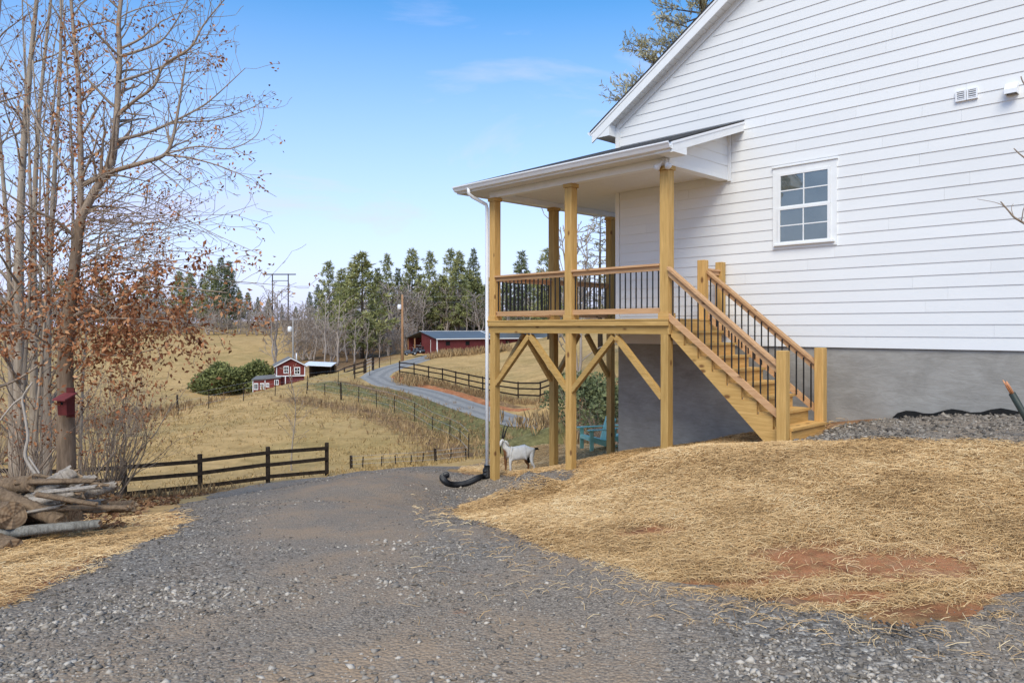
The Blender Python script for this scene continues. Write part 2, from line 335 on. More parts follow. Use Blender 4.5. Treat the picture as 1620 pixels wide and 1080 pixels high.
K = U(((c2[:, None]-c2[None])**2).sum(-1)) + np.eye(NP_)*4e-6
Pm = np.c_[np.ones(NP_), c2]
A = np.zeros((NP_+3, NP_+3)); A[:NP_, :NP_] = K; A[:NP_, NP_:] = Pm; A[NP_:, :NP_] = Pm.T
SOL = np.linalg.solve(A, np.r_[CP[:, 2], 0, 0, 0])
def tz(x, y):
    x = np.atleast_1d(np.asarray(x, float)); y = np.atleast_1d(np.asarray(y, float)); r = np.hypot(x, y)
    k = np.minimum(1, 330/np.maximum(r, 1)); xx = x*k/SCL; yy = y*k/SCL
    z = SOL[NP_]+SOL[NP_+1]*xx+SOL[NP_+2]*yy
    for i in range(NP_): z = z+SOL[i]*U((xx-c2[i, 0])**2+(yy-c2[i, 1])**2)
    z = np.clip(z, -11, 14); b = np.clip((r-230)/200, 0, 1); z = z*(1-b)
    return z
tz_raw = tz; LANE_P = None
def tz(x, y):
    x = np.atleast_1d(np.asarray(x, float)); y = np.atleast_1d(np.asarray(y, float)); z = tz_raw(x, y)
    if LANE_P is not None:
        n_ = np.where((y > 28) & (y < 122) & (x > -22) & (x < 8))[0]
        for c in np.array_split(n_, max(1, len(n_)//4000)):
            if not len(c): continue
            d2 = (x[c, None]-LANE_P[None, :, 0])**2+(y[c, None]-LANE_P[None, :, 1])**2; j = d2.argmin(1); d = np.sqrt(d2.min(1)); k = np.clip((d-1.55)/.85, 0, 1); k = k*k*(3-2*k); z[c] = LANE_P[j, 2]*(1-k)+z[c]*k
    return z
def gz(x, y): return float(tz(x, y)[0])
def xy(px, D): return ((px-CX)/F*D, D)
def on(px, D, dz=0): x, y = xy(px, D); return (x, y, gz(x, y)+dz)
def at(px, py, D): return ((px-CX)/F*D, D, -(py-HY)*D/F)
_dd = np.geomspace(2.5, 320, 900)
def hit(px, py, dmin=2.5, dmax=320):     # first ground point along a photo direction
    u = (px-CX)/F; m = (py-HY)/F; d = _dd[(_dd >= dmin) & (_dd <= dmax)]
    g = tz(u*d, d)+m*d; i = np.argmax(g > 0)
    if not (g > 0).any(): i = int(np.argmax(g))
    D = d[i]
    if i > 0 and g[i] > 0: D = d[i-1]+(d[i]-d[i-1])*(-g[i-1])/(g[i]-g[i-1])
    return (u*D, D)
def sdist(x, y, poly):    # signed distance to a plan polygon, positive inside
    P = np.array(poly); n = len(P); d = np.full(x.shape, 1e9); ins = np.zeros(x.shape, bool)
    for i in range(n):
        a = P[i]; b = P[(i+1) % n]; e = b-a; t_ = np.clip(((x-a[0])*e[0]+(y-a[1])*e[1])/max(e@e, 1e-12), 0, 1)
        d = np.minimum(d, np.hypot(x-a[0]-t_*e[0], y-a[1]-t_*e[1]))
        c = ((a[1] > y) != (b[1] > y)); ins ^= c & (x < (b[0]-a[0])*(y-a[1])/(b[1]-a[1]+1e-12)+a[0])
    return np.where(ins, d, -d)
def ldist(x, y, line):    # distance to a plan polyline
    P = np.array(line); d = np.full(np.shape(x), 1e9)
    for a, b in zip(P[:-1], P[1:]):
        e = b-a; t_ = np.clip(((x-a[0])*e[0]+(y-a[1])*e[1])/max(e@e, 1e-12), 0, 1)
        d = np.minimum(d, np.hypot(x-a[0]-t_*e[0], y-a[1]-t_*e[1]))
    return d
def smooth_line(pts, n=8):
    P = [np.array(p) for p in pts]; out = []
    for i in range(len(P)-1):
        p0 = P[max(i-1, 0)]; p1 = P[i]; p2 = P[i+1]; p3 = P[min(i+2, len(P)-1)]
        for k in range(n):
            t_ = k/n; out.append(.5*((2*p1)+(-p0+p2)*t_+(2*p0-5*p1+4*p2-p3)*t_**2+(-p0+3*p1-3*p2+p3)*t_**3))
    out.append(P[-1]); return out
DRIVE = [hit(*p, dmax=26) for p in [(0, 958), (150, 893), (262, 845), (300, 806), (350, 778), (425, 763), (517, 752), (600, 743), (690, 739)]] + \
        [xy(735, 22), xy(775, 25), xy(800, 27), xy(805, 25), xy(778, 21.5), xy(730, 18), xy(703, 16.4), xy(738, 15.3), hw(-11.0, 10.2), hw(-9.8, 10.35), hw(-8.9, 10.2)] + \
        [hit(*p, dmax=20) for p in [(905, 753), (850, 772), (790, 788), (725, 800), (700, 806), (745, 822), (810, 838), (880, 872), (930, 892), (1010, 912), (1090, 935), (1240, 962), (1400, 985), (1520, 988), (1620, 975)]] + \
        [(6.5, 5.2), (9, 3), (9, -7), (-8, -7), (-7, 1), (-4.6, 4.6)]
BED = [hw(-4.95, 9.72)] + [hit(*p, dmax=14) for p in [(1330, 704), (1430, 700), (1540, 704), (1640, 708)]] + [hw(.4, 9.9), hw(.4, 11.7), hw(-2.2, 11.7), hw(-4.0, 11.72), hw(-4.6, 11.3), hw(-4.62, 10.2)]
LANE = smooth_line([xy(935, 36.6), xy(860, 44.2), xy(780, 51), xy(700, 60), xy(650, 66), xy(612, 70), xy(592, 74), xy(592, 79), xy(610, 84), xy(640, 91), xy(668, 100), xy(690, 108), xy(730, 113)])
_lp = np.array(smooth_line(LANE, 4)); _lz = tz_raw(_lp[:, 0], _lp[:, 1]); _k = np.ones(31)/31; _lz = np.convolve(np.pad(_lz, 15, mode='edge'), _k, 'valid'); LANE_P = np.c_[_lp, _lz]
STRAW = [hit(*p, dmax=20) for p in [(722, 798), (765, 818), (825, 838), (885, 870), (935, 889), (1015, 908), (1090, 930), (1230, 955), (1400, 980), (1510, 983), (1620, 970)]] + [(8, 5.4), (9, 8), hw(.4, 9.6), hw(-2.3, 9.75), hw(-4.8, 9.75), hw(-5.1, 11.8), hw(-9.2, 11.9), hw(-9.1, 10.7)] + [hit(*p, dmax=20) for p in [(912, 750), (850, 768), (790, 784)]]
STRAW3 = [hw(-8.9, 10.6), hw(-9.0, 17), xy(985, 24), xy(900, 25), xy(850, 25), xy(800, 23), xy(770, 21.5), xy(725, 18.3), xy(706, 17), xy(740, 16), hw(-10.8, 10.35)]
def sd_straw(x, y): return np.maximum(sdist(x, y, STRAW), sdist(x, y, STRAW3))
STRAW2 = [(-3.3, 2.6)] + [hit(*p, dmax=14) for p in [(60, 945), (165, 898), (275, 850), (305, 808), (240, 796), (150, 800)]] + [(-7.2, 8.6), (-6.6, 4.0)]
BANK = smooth_line([xy(642, 70), xy(690, 62), xy(740, 57), xy(790, 52.5), xy(850, 47), xy(905, 42)])
FENCE_FAR = smooth_line([xy(632, 76), xy(665, 73), xy(700, 69.5), xy(735, 65.5), xy(772, 61.5), xy(815, 58), xy(870, 54.5), xy(930, 51)], 12)

def polar(r0, r1, nr, a0, a1, na):
    r = np.geomspace(r0, r1, nr); a = np.linspace(R(a0), R(a1), na); rr, aa = np.meshgrid(r, a, indexing='ij')
    X = (rr*np.sin(aa)).ravel(); Y = (rr*np.cos(aa)).ravel()
    i = np.arange(nr-1)[:, None]*na+np.arange(na-1)[None]; i = i.ravel()
    return X, Y, np.c_[i, i+1, i+na+1, i+na]
# the ground: one sheet, fine in front of the viewer, coarser around
ga = np.unique(np.r_[np.linspace(-180, -50, 60), np.linspace(-50, 50, 420), np.linspace(50, 180, 60)])
gr = np.r_[0.02, np.linspace(.6, 2.4, 5), np.geomspace(2.6, 330, 330), np.geomspace(345, 4500, 24)]
rr, aa = np.meshgrid(gr, np.radians(ga), indexing='ij'); X = (rr*np.sin(aa)).ravel(); Y = (rr*np.cos(aa)).ravel(); na = len(ga)
ii = (np.arange(len(gr)-1)[:, None]*na+np.arange(na-1)[None]).ravel(); GF = np.c_[ii, ii+1, ii+na+1, ii+na]
Z = tz(X, Y); rd = np.hypot(X, Y)
dl = ldist(X, Y, LANE); db = ldist(X, Y, BANK)
dd_ = sdist(X, Y, DRIVE); 
Z = Z-.06*np.clip(1-dl/1.6, 0, 1)*(rd > 27)
Z = Z+(fbm(X, Y, .25)-.5)*np.clip((rd/60)**2, .03, 1)*.45*(rd < 330)*(dl > 3)+(fbm(X, Y, 1.3)-.5)*np.clip(rd/200, .04, .12)*(dl > 3)*(rd < 90)
side = np.where(np.abs(db) < 3, 1, 0)
dfar = ldist(X, Y, FENCE_FAR); clay = np.clip(1.35-np.abs(dl-2.05)/.75, 0, 1)*np.clip((3.6-dfar)/.6, 0, 1); brown = np.clip(1.2-np.abs(dl-3.0)/.7, 0, 1)*np.clip((2.6-dfar)/.8, 0, 1)
VERGE = [xy(560, 62), xy(600, 58), xy(650, 55), xy(700, 49), xy(760, 43), xy(820, 38), xy(850, 33)]
green = np.clip(1.25-ldist(X, Y, VERGE)/6.0, 0, 1)
BR = [xy(470, 50), xy(560, 46), xy(640, 41), xy(700, 36), xy(730, 31)]
brown = np.maximum(brown, np.clip(.9-ldist(X, Y, BR)/3.2, 0, 1))
brown = np.maximum(brown, np.clip(1-ldist(X, Y, [xy(545, 66), xy(590, 62), xy(640, 58)])/2.0, 0, 1)*.9)
wood_ = np.clip((sdist(X, Y, [xy(470, 108), xy(540, 100), xy(600, 104), xy(630, 112), xy(650, 135), xy(900, 140), xy(1200, 150), xy(1200, 330), xy(430, 330), xy(455, 200)])+6)/12, 0, 1)
brown = np.maximum(brown, wood_)
brown = np.maximum(brown, np.clip(.75-ldist(X, Y, [xy(0, 44), xy(120, 50), xy(260, 62)])/6, 0, 1))
brown = np.maximum(brown, np.clip(1.0-ldist(X, Y, [xy(-60, 20), xy(60, 19), xy(180, 21), xy(300, 22.4)])/4.5, 0, 1))
dirt = np.clip(1.6-rd/20.5, 0, 1)*np.where(X < -3.2, .45, 1)*(1-np.clip((rd-16)/6, 0, 1)*.4)
dirt = np.maximum(dirt, np.clip(sd_straw(X, Y)+1, 0, 1))
g_ob = npmesh('ground', np.c_[X, Y, Z], GF, M['ground'], dict(clay=clay, green=green, brown=brown, dirt=dirt), True); tag(g_ob, kind='structure')
def gsurf(x, y):
    return tz(x, y)+(fbm(x, y, .25)-.5)*np.clip((np.hypot(x, y)/60)**2, .03, 1)*.45+(fbm(x, y, 1.3)-.5)*np.clip(np.hypot(x, y)/200, .04, .12)
# layers that lie on the ground: real thickness, their rims dip under it
def layer(name, poly, mat, thick, r0, r1, nr, a0, a1, na, rag, attrs=None, edge=.35, extra=None, grow_=0):
    X, Y, Q = polar(r0, r1, nr, a0, a1, na); d = (poly(X, Y) if callable(poly) else sdist(X, Y, poly))+(fbm(X, Y, rag[1], 4)-.5)*rag[0]+(fbm(X+40, Y, rag[1]*6, 3)-.5)*rag[0]*.35+grow_
    h = np.clip(d/edge, -1, 1)*thick
    if extra is not None: h = h+extra(X, Y, d)
    keep = (d[Q] > -edge*1.1).any(1); Q = Q[keep]; us = np.unique(Q); mp_ = np.full(len(X), -1); mp_[us] = np.arange(len(us))
    X, Y, d, h = X[us], Y[us], d[us], h[us]; V = np.c_[X, Y, gsurf(X, Y)+h]
    o = npmesh(name, V, mp_[Q], mat, attrs(X, Y, d) if attrs else None, True)
    return o
TRK1 = [(-1.5, -4), (-1.35, 3.5), (-1.25, 6)]+[hit(*p, dmax=22) for p in [(430, 830), (500, 775), (600, 752)]]
TRK2 = [(.9, -4), (.55, 3.5), (.15, 6)]+[hit(*p, dmax=22) for p in [(590, 850), (600, 790), (655, 758)]]
TRK3 = [(-2.5, 2.2), (0.5, 4.4), (3.0, 4.9), (7, 4.4)]
def dattr(x, y, d):
    t1 = np.minimum(np.minimum(ldist(x, y, TRK1), ldist(x, y, TRK2)), ldist(x, y, TRK3)+.25); n_ = fbm(x+y*.15, y*.35, 1.1, 4)
    tr = np.clip(1.2-t1/.75, 0, 1)*.75+np.clip((d-.7)/1.2, 0, 1)*.45; return dict(track=np.clip(tr*np.clip(.15+1.6*n_, 0, 1.3), 0, 1), edge=np.clip(1-d/.45, 0, 1))
drive = layer('gravel_driveway', DRIVE, M['gravel'], .035, 1.0, 31, 300, -58, 62, 360, (.7, 1.0), dattr, grow_=.18); tag(drive, kind='structure')
bed = layer('gravel_bed', BED, M['gravel'], .055, 7.5, 14, 110, 15, 55, 150, (.35, 1.6), lambda x, y, d: dict(track=x*0, edge=np.clip(1-d/.25, 0, 1)), .2); tag(bed, kind='structure')
HOLES = [(hit(1300, 882, dmax=14), .95, .36), (hit(1410, 902, dmax=14), .85, .26), (hit(1270, 908, dmax=14), .75, .26), (hit(1010, 845, dmax=16), .35, .16), (hit(1150, 928, dmax=14), .6, .10), (hit(1300, 950, dmax=14), .95, .12), (hit(1500, 972, dmax=14), .9, .12), (hit(1430, 925, dmax=14), .7, .06), (hit(1600, 950, dmax=14), .5, .08)]
def thin(x, y, d):
    h = np.zeros_like(x)
    for (c, rx, ry) in HOLES: h = np.maximum(h, np.clip(1.35-np.hypot((x-c[0])/rx, (y-c[1])/ry)+(fbm(x, y, 2.5)-.5)*1.6, 0, 1))
    return np.clip(np.maximum(h, np.clip(.5-d/.35, 0, 1)+(fbm(x, y, 3)-.62)*.7+np.clip((x-1.4)/1.0, 0, 1)*np.clip((7.2-y)/1.0, 0, 1)*np.clip(1.15-d/.55, 0, 1)*(.35+fbm(x, y, 2.2))), 0, 1)
def sextra(x, y, d):
    return -thin(x, y, d)*.010+(fbm(x, y, 3.2)-.5)*.035
straw = layer('straw_ground', sd_straw, M['straw'], .022, 3.4, 27, 300, -6, 60, 300, (1.0, 1.3), lambda x, y, d: dict(thin=thin(x, y, d)), .3, sextra, .2); tag(straw, kind='structure')
straw2 = layer('straw_verge', STRAW2, M['straw'], .02, 3, 12, 140, -60, -20, 160, (.7, 1.4), lambda x, y, d: dict(thin=np.clip(.9-d/.7+(fbm(x, y, 3)-.5), 0, 1)), .3, lambda x, y, d: (fbm(x, y, 3.2)-.55)*.05); tag(straw2, kind='structure')
# the lane: a ribbon with two wheel tracks
P = np.array(LANE); T = np.gradient(P, axis=0); T /= np.linalg.norm(T, axis=1)[:, None]; Nn = np.c_[-T[:, 1], T[:, 0]]
vs = []; tr = []; ws = np.linspace(-1.5, 1.5, 13)
for i in range(len(P)):
    for q in ws:
        p = P[i]+Nn[i]*(q+(fbm(np.array([i*.7]), np.array([q]), .9)[0]-.5)*.25); vs.append((p[0], p[1], gz(*p)+.06-.05*(abs(q)/1.5)**3)); tr.append(max(0, 1-abs(abs(q)-.62)/.34))
i = (np.arange(len(P)-1)[:, None]*13+np.arange(12)[None]).ravel()
lane = npmesh('lane', np.array(vs), np.c_[i, i+1, i+14, i+13], M['lane'], dict(track=np.array(tr)), True); tag(lane, kind='structure')

# ------------------------------------------------------------------ the house
def hthing(name, label, cat, s, t, z, group=None):
    x, y = hw(s, t); o = thing(name, label, cat, (x, y, z), -TH, group); BASE[o.name] = (s, t, z); return o
def part(name, mat, parent, fn, off=None):
    m = MB(); fn(m); o = m.build(name, M[mat], parent, off if off else BASE.get(parent.name)); return o
SL, SR = -9.22, 0.5; SM = (SL+SR)/2; ZB = -.306; MS = .631; OH = .236; TR = CW-OH
ZE = 4.02                                     # soffit line at the wall corner
house = hthing('house', 'white clapboard house with gable roof on a grey stucco foundation', 'house', SM, CW+4, -1.9)
HB = BASE['house']
def sub(name, mat, parent, fn): return part(name, mat, parent, fn, HB)
sub('foundation', 'stucco', house, lambda m: m.box(SL+.03, SR-.03, CW+.02, CW+9, -4.2, ZB-.004))
def core(m):   # sheathing behind the boards: five-sided block
    zt = ZE+MS*(SM-SL)
    m.prism([(SL, CW+.004, ZB+.02), (SR, CW+.004, ZB+.02), (SR, CW+.004, ZE-.02), (SM, CW+.004, zt-.02), (SL, CW+.004, ZE-.02)], (0, 9, 0))
wall = sub('gable_wall', 'white_trim', house, core)
EX = .178; jr = random.Random(5)
WIN = (-5.901, -4.84, 1.313, 2.664)
k = 0
while True:
    z0 = ZB+k*EX; z1 = z0+EX+.014
    def lim(z): return max(0, (z-(ZE-.12))/MS)
    a0 = SL+.075; a1 = SR-.075
    cut0 = lim(z0); cut1 = lim(z1)
    if SL+.04+cut1 > SM-.12: break
    js = []; q = a0+jr.uniform(.6, 3.4)
    while q < a1-.5: js.append(q); q += jr.choice([3.66, 3.66, 2.4, 1.5])
    ed = [a0]+js+[a1]
    for e0, e1 in zip(ed[:-1], ed[1:]):
        l0, l1 = max(e0, SL+.10+cut0), max(e0, SL+.10+cut1); r0, r1 = min(e1, SR-.10-cut0), min(e1, SR-.10-cut1)
        if l1 >= r1-.05 or l0 >= r0-.05: continue
        g_ = .0008; y0, y1, yb = CW-.017, CW-.005, CW+.002
        sub('siding_board', 'siding', wall, lambda m: m.hexa([(l0+g_, y0, z0), (r0-g_, y0, z0), (r0-g_, yb, z0), (l0+g_, yb, z0), (l1+g_, y1, z1), (r1-g_, y1, z1), (r1-g_, yb, z1), (l1+g_, yb, z1)]))
    k += 1
for a, b in ((SL-.012, SL+.078), (SR-.078, SR+.012)):
    sub('corner_board', 'white_trim', wall, lambda m: m.box(a, b, CW-.026, CW+.05, ZB-.01, ZE-.02))
# roof: two slabs with rakes, frieze boards, soffit, boxed eaves
EO = .45
def rz_(s): return 3.991+.0+MS*(min(s, 2*SM-s)+9.671)    # top of roof edge
for sg in (1, -1):
    f_ = (lambda s: s) if sg == 1 else (lambda s: 2*SM-s)
    zt = rz_(SM); e = -9.70
    ze = 3.991+MS*(e+9.671)
    roof = sub('roof', 'shingle', house, lambda m: m.prism([(f_(e), TR-.03, ze), (f_(SM), TR-.03, zt), (f_(SM), TR-.03, zt-.03), (f_(e), TR-.03, ze-.03)], (0, 9.4, 0)))
    dz = lambda s: 3.991+MS*(s+9.671)
    def slab(m, s0, s1, d0, d1, t0, t1): m.prism([(f_(s0), t0, dz(s0)-d0), (f_(s1), t0, dz(s1)-d0), (f_(s1), t0, dz(s1)-d1), (f_(s0), t0, dz(s0)-d1)], (0, t1-t0, 0))
    sub('drip_edge', 'white_metal', roof, lambda m: slab(m, -9.69, SM, .031, .075, TR-.022, TR+.02))
    sub('rake_fascia', 'white_trim', roof, lambda m: slab(m, -9.66, SM, .076, .262, TR-.008, TR+.02))
    sub('rake_soffit', 'soffit', roof, lambda m: slab(m, -9.25, SM, .215, .24, TR+.021, CW+.02))
    sub('frieze_board', 'white_trim', roof, lambda m: slab(m, -9.20, SM, .241, .36, CW-.03, CW+.01))
    sub('eave_box', 'white_trim', roof, lambda m: m.prism([(f_(-9.585), TR, 3.82), (f_(-9.222), TR, 3.817), (f_(-9.222), TR, dz(-9.222)-.2), (f_(-9.585), TR, dz(-9.585)-.19)], (0, 9, 0)))
    sub('eave_gutter', 'white_metal', roof, lambda m: m.prism([(f_(-9.61), TR-.01, 3.87), (f_(-9.70), TR-.01, 3.885), (f_(-9.76), TR-.01, 3.93), (f_(-9.765), TR-.01, 3.965), (f_(-9.61), TR-.01, 3.965)], (0, 9.2, 0)))
# window in the gable wall
wx0, wx1, wz0, wz1 = WIN
WINP = sub('window', 'white_trim', house, lambda m: (m.box(wx0, wx0+.095, CW-.034, CW, wz0, wz1-.1), m.box(wx1-.095, wx1, CW-.034, CW, wz0, wz1-.1), m.box(wx0, wx1, CW-.034, CW, wz1-.0995, wz1), m.box(wx0-.015, wx1+.015, CW-.055, CW, wz1+.0005, wz1+.02), m.box(wx0+.0955, wx1-.0955, CW-.034, CW, wz0, wz0+.07)))
ix0, ix1, iz0, iz1 = wx0+.096, wx1-.096, wz0+.071, wz1-.1; zm = (iz0+iz1)/2; xm = (ix0+ix1)/2
def sash(m, z0, z1, y): 
    b = .042
    m.box(ix0, ix0+b, y, y+.03, z0, z1); m.box(ix1-b, ix1, y, y+.03, z0, z1); m.box(ix0+b, ix1-b, y, y+.03, z1-b, z1); m.box(ix0+b, ix1-b, y, y+.03, z0, z0+b)
    m.box(xm-.009, xm+.009, y+.006, y+.02, z0+b, z1-b); m.box(ix0+b, xm-.0092, y+.006, y+.02, (z0+z1)/2-.009, (z0+z1)/2+.009); m.box(xm+.0092, ix1-b, y+.006, y+.02, (z0+z1)/2-.009, (z0+z1)/2+.009)
sub('sash', 'white_trim', WINP, lambda m: sash(m, zm, iz1, CW-.042)); sub('sash', 'white_trim', WINP, lambda m: sash(m, iz0, zm+.02, CW-.058) )
sub('sill', 'white_trim', WINP, lambda m: m.box(wx0+.03, wx1-.03, CW-.085, CW-.0345, wz0+.05, wz0+.078))
for a, b, c, d, y in ((ix0+.042, xm, zm+.04, iz1-.042, CW-.026), (xm, ix1-.042, zm+.04, iz1-.042, CW-.026), (ix0+.042, xm, iz0+.04, zm-.02, CW-.044), (xm, ix1-.042, iz0+.04, zm-.02, CW-.044)):
    h = (c+d)/2
    for c_, d_ in ((c, h), (h, d)): sub('pane', 'window_glass', WINP, lambda m: m.box(a, b, y, y+.006, c_, d_))
# two vents and the hood high on the wall
def vent(m, s0, s1, z0, z1):
    m.box(s0, s1, CW-.05, CW-.005, z0, z0+.018); m.box(s0, s1, CW-.05, CW-.005, z1-.018, z1); m.box(s0, s0+.018, CW-.05, CW-.005, z0+.018, z1-.018); m.box(s1-.018, s1, CW-.05, CW-.005, z0+.018, z1-.018)
for a, b in ((-3.176, -3.045), (-3.036, -2.905)):
    vv = sub('wall_vent', 'white_metal', house, lambda m: vent(m, a, b, 3.185, 3.335))
    sub('vent_screen', 'galv', vv, lambda m: m.box(a+.018, b-.018, CW-.03, CW-.02, 3.203, 3.317))
    for q in range(4): sub('louvre', 'white_metal', vv, lambda m: m.box(a+.018, b-.018, CW-.046, CW-.034, 3.212+q*.028, 3.222+q*.028))
def hood(m):
    s0, s1, z0, z1 = -2.57, -2.425, 3.135, 3.285
    m.prism([(s0, CW-.01, z0), (s0, CW-.01, z1), (s0, CW-.06, z1), (s0, CW-.15, z0+.06), (s0, CW-.15, z0)], (.006, 0, 0)); m.prism([(s1-.006, CW-.01, z0), (s1-.006, CW-.01, z1), (s1-.006, CW-.06, z1), (s1-.006, CW-.15, z0+.06), (s1-.006, CW-.15, z0)], (.006, 0, 0))
    m.prism([(s0+.006, CW-.01, z1), (s0+.006, CW-.06, z1), (s0+.006, CW-.15, z0+.06), (s0+.006, CW-.15, z0), (s0+.006, CW-.144, z0), (s0+.006, CW-.144, z0+.057), (s0+.006, CW-.058, z1-.007), (s0+.006, CW-.01, z1-.007)], (s1-s0-.012, 0, 0))
vh = sub('vent_hood', 'white_metal', house, hood); sub('flap', 'galv', vh, lambda m: m.box(-2.56, -2.435, CW-.02, CW-.012, 3.14, 3.27))

# ------------------------------------------------------------------ porch
P0, P1, P2 = -6.83, -8.88, -10.905           # post rows along the wall
TSIDE = (11.76, 13.72); TB = 13.86
ZD = .15; ZH = 2.594                          # deck top, underside of header
porch = hthing('porch', 'raised wraparound wooden porch with white roof on tall timber posts', 'porch', P2, TF, -3.0)
PB = BASE['porch']
def pp(name, mat, fn, parent=None): return part(name, mat, parent or porch, fn, PB)
for (s, t) in ((P0, TF), (P1, TF), (P2, TF), (P2, TSIDE[0]), (P2, TSIDE[1])):
    a = .082; zg = gz(*hw(s, t))
    up = pp('post', 'pine_z', lambda m: m.cbox(s-a, s+a, t-a, t+a, ZD, ZH-.072, .004))
    pp('post_cap', 'pine_x', lambda m: m.box(s-a-.02, s+a+.02, t-a-.02, t+a+.02, ZH-.07, ZH-.002), up)
    pp('post_base', 'pine_x', lambda m: (m.box(s-a-.018, s+a+.018, t-a-.018, t-a-.001, ZD+.002, ZD+.09), m.box(s-a-.018, s+a+.018, t+a+.001, t+a+.018, ZD+.002, ZD+.09), m.box(s-a-.018, s-a-.001, t-a-.0005, t+a+.0005, ZD+.002, ZD+.09), m.box(s+a+.001, s+a+.018, t-a-.0005, t+a+.0005, ZD+.002, ZD+.09)), up)
    b = .071
    pp('lower_post', 'pine_z', lambda m: m.cbox(s-b, s+b, t-b, t+b, zg-.35, -.098, .004))
# beams and rim joists
SO, SI_ = P2-.10, P0+.09
pp('rim_joist', 'pine_x', lambda m: m.box(SO-.02, SI_+.01, TF-.115, TF-.075, .038, ZD-.027)); pp('rim_joist', 'pine_y', lambda m: m.box(SO-.02, SO+.02, TF-.0745, TB, .038, ZD-.027)); pp('rim_joist', 'pine_y', lambda m: m.box(SI_-.03, SI_+.01, TF-.0745, CW-.03, -.10, ZD-.027))
pp('beam', 'pine_x', lambda m: m.box(SO, SI_-.035, TF-.072, TF+.07, -.098, .036)); pp('beam', 'pine_y', lambda m: m.box(SO+.03, SO+.17, TF+.071, TB, -.098, .036))
pp('ledger', 'pine_x', lambda m: m.box(SL, SI_-.04, CW-.07, CW-.03, -.10, .036))
n = 14
for i in range(n):
    t0 = TF-.125+i*(CW-.03-TF+.125)/n; t1 = t0+(CW-.03-TF+.125)/n-.005
    pp('deck_board', 'pine_x', lambda m: m.box(SO-.03, SI_+.02, t0, t1, ZD-.026, ZD))
for i in range(11):
    t0 = CW-.028+i*(TB-CW+.02)/11; pp('deck_board', 'pine_x', lambda m: m.box(SO-.03, SL-.03, t0, t0+(TB-CW)/11-.004, ZD-.026, ZD))
# knee braces
def brace(a, b): pp('knee_brace', 'pine_x', lambda m: m.beam(a, b, .088, .092))
zb0, zb1 = -.12, -1.12
for s0, d in ((P0, -1), (P1, 1), (P1, -1), (P2, 1)):
    brace((s0+d*.06, TF-.02, zb1), (s0+d*1.0, TF-.02, zb0-.03))
for t0, d in ((TF, 1), (TSIDE[0], -1), (TSIDE[0], 1), (TSIDE[1], -1)):
    brace((P2-.02, t0+d*.06, zb1), (P2-.02, t0+d*.84, zb0-.03))
# railings
def railing(a, b, t_or_s, along):
    ax = 0 if along == 's' else 1; w_ = 'x' if ax == 0 else 'y'
    def bx(m, u0, u1, v0, v1, z0, z1): m.box(u0, u1, v0, v1, z0, z1) if ax == 0 else m.box(v0, v1, u0, u1, z0, z1)
    c = t_or_s
    rl = pp('railing', 'cedar_'+w_, lambda m: (bx(m, a, b, c-.02, c+.02, .925, 1.0), bx(m, a, b, c-.02, c+.02, .235, .325)))
    pp('cap_rail', 'cedar_'+w_, lambda m: bx(m, a, b, c-.065, c+.065, 1.001, 1.035), rl)
    nb = int((b-a)/.107); 
    for i in range(nb):
        u = a+(i+.5)*(b-a)/nb; pp('baluster', 'black_metal', lambda m: m.box(u-.0085, u+.0085, c-.0085, c+.0085, .325, .925) if ax == 0 else m.box(c-.0085, c+.0085, u-.0085, u+.0085, .325, .925), rl)
railing(P1+.083, P0-.083, TF-.03, 's'); railing(P2+.083, P1-.083, TF-.03, 's')
railing(TF+.083, TSIDE[0]-.083, P2-.03, 't'); railing(TSIDE[0]+.083, TSIDE[1]-.083, P2-.03, 't')
# porch roof
RS = .331; ER = -6.432; EL = -11.56; ET = 9.60; ZEV = 2.875
def zr(t): return ZEV+RS*(t-ET)
roofp = pp('porch_roof', 'shingle', lambda m: (m.add([(ER, ET-.03, zr(ET-.03)), (ER, CW, zr(CW)), (SL-.1, CW, zr(CW)), (EL, ET-.03, zr(ET-.03)), (ER, ET-.03, zr(ET-.03)-.022), (ER, CW, zr(CW)-.022), (SL-.1, CW, zr(CW)-.022), (EL, ET-.03, zr(ET-.03)-.022)], [(0, 1, 2, 3), (7, 6, 5, 4), (0, 4, 5, 1), (3, 7, 4, 0)]),
      m.add([(EL, ET-.03, zr(ET-.03)), (SL-.1, CW, zr(CW)), (SL-.1, TB+.3, zr(CW)), (EL, TB+.3, zr(ET-.03)), (EL, ET-.03, zr(ET-.03)-.022), (SL-.1, CW, zr(CW)-.022), (SL-.1, TB+.3, zr(CW)-.022), (EL, TB+.3, zr(ET-.03)-.022)], [(0, 1, 2, 3), (7, 6, 5, 4), (0, 3, 7, 4), (3, 2, 6, 7)])))
def gutter(m, along):
    pr = [(0, 0), (-.005, .0), (-.075, .012), (-.10, .055), (-.125, .085), (-.125, .105), (-.115, .105), (-.108, .09), (-.092, .062), (-.07, .022), (-.008, .012), (-.008, .105), (0, .105)]
    z0 = 2.732
    if along == 's': m.prism([(ER+.004, ET+.0+y, z0+z) for y, z in pr], (EL-.02-ER, 0, 0))
    else: m.prism([(EL-.02+y, ET+.03, z0+z) for y, z in pr], (0, TB+.25-ET, 0))
pp('gutter', 'white_metal', lambda m: gutter(m, 's'), roofp); pp('gutter', 'white_metal', lambda m: gutter(m, 't'), roofp)
pp('fascia', 'white_trim', lambda m: (m.box(EL-.015, ER-.03, ET+.002, ET+.024, 2.705, 2.86), m.box(EL-.012, EL+.012, ET+.025, TB+.25, 2.705, 2.86)), roofp)
pp('eave_soffit', 'soffit', lambda m: (m.box(EL+.013, ER-.05, ET+.025, TF-.078, 2.722, 2.732), m.box(EL+.013, P2-.078, TF-.0775, TB+.2, 2.722, 2.732)), roofp)
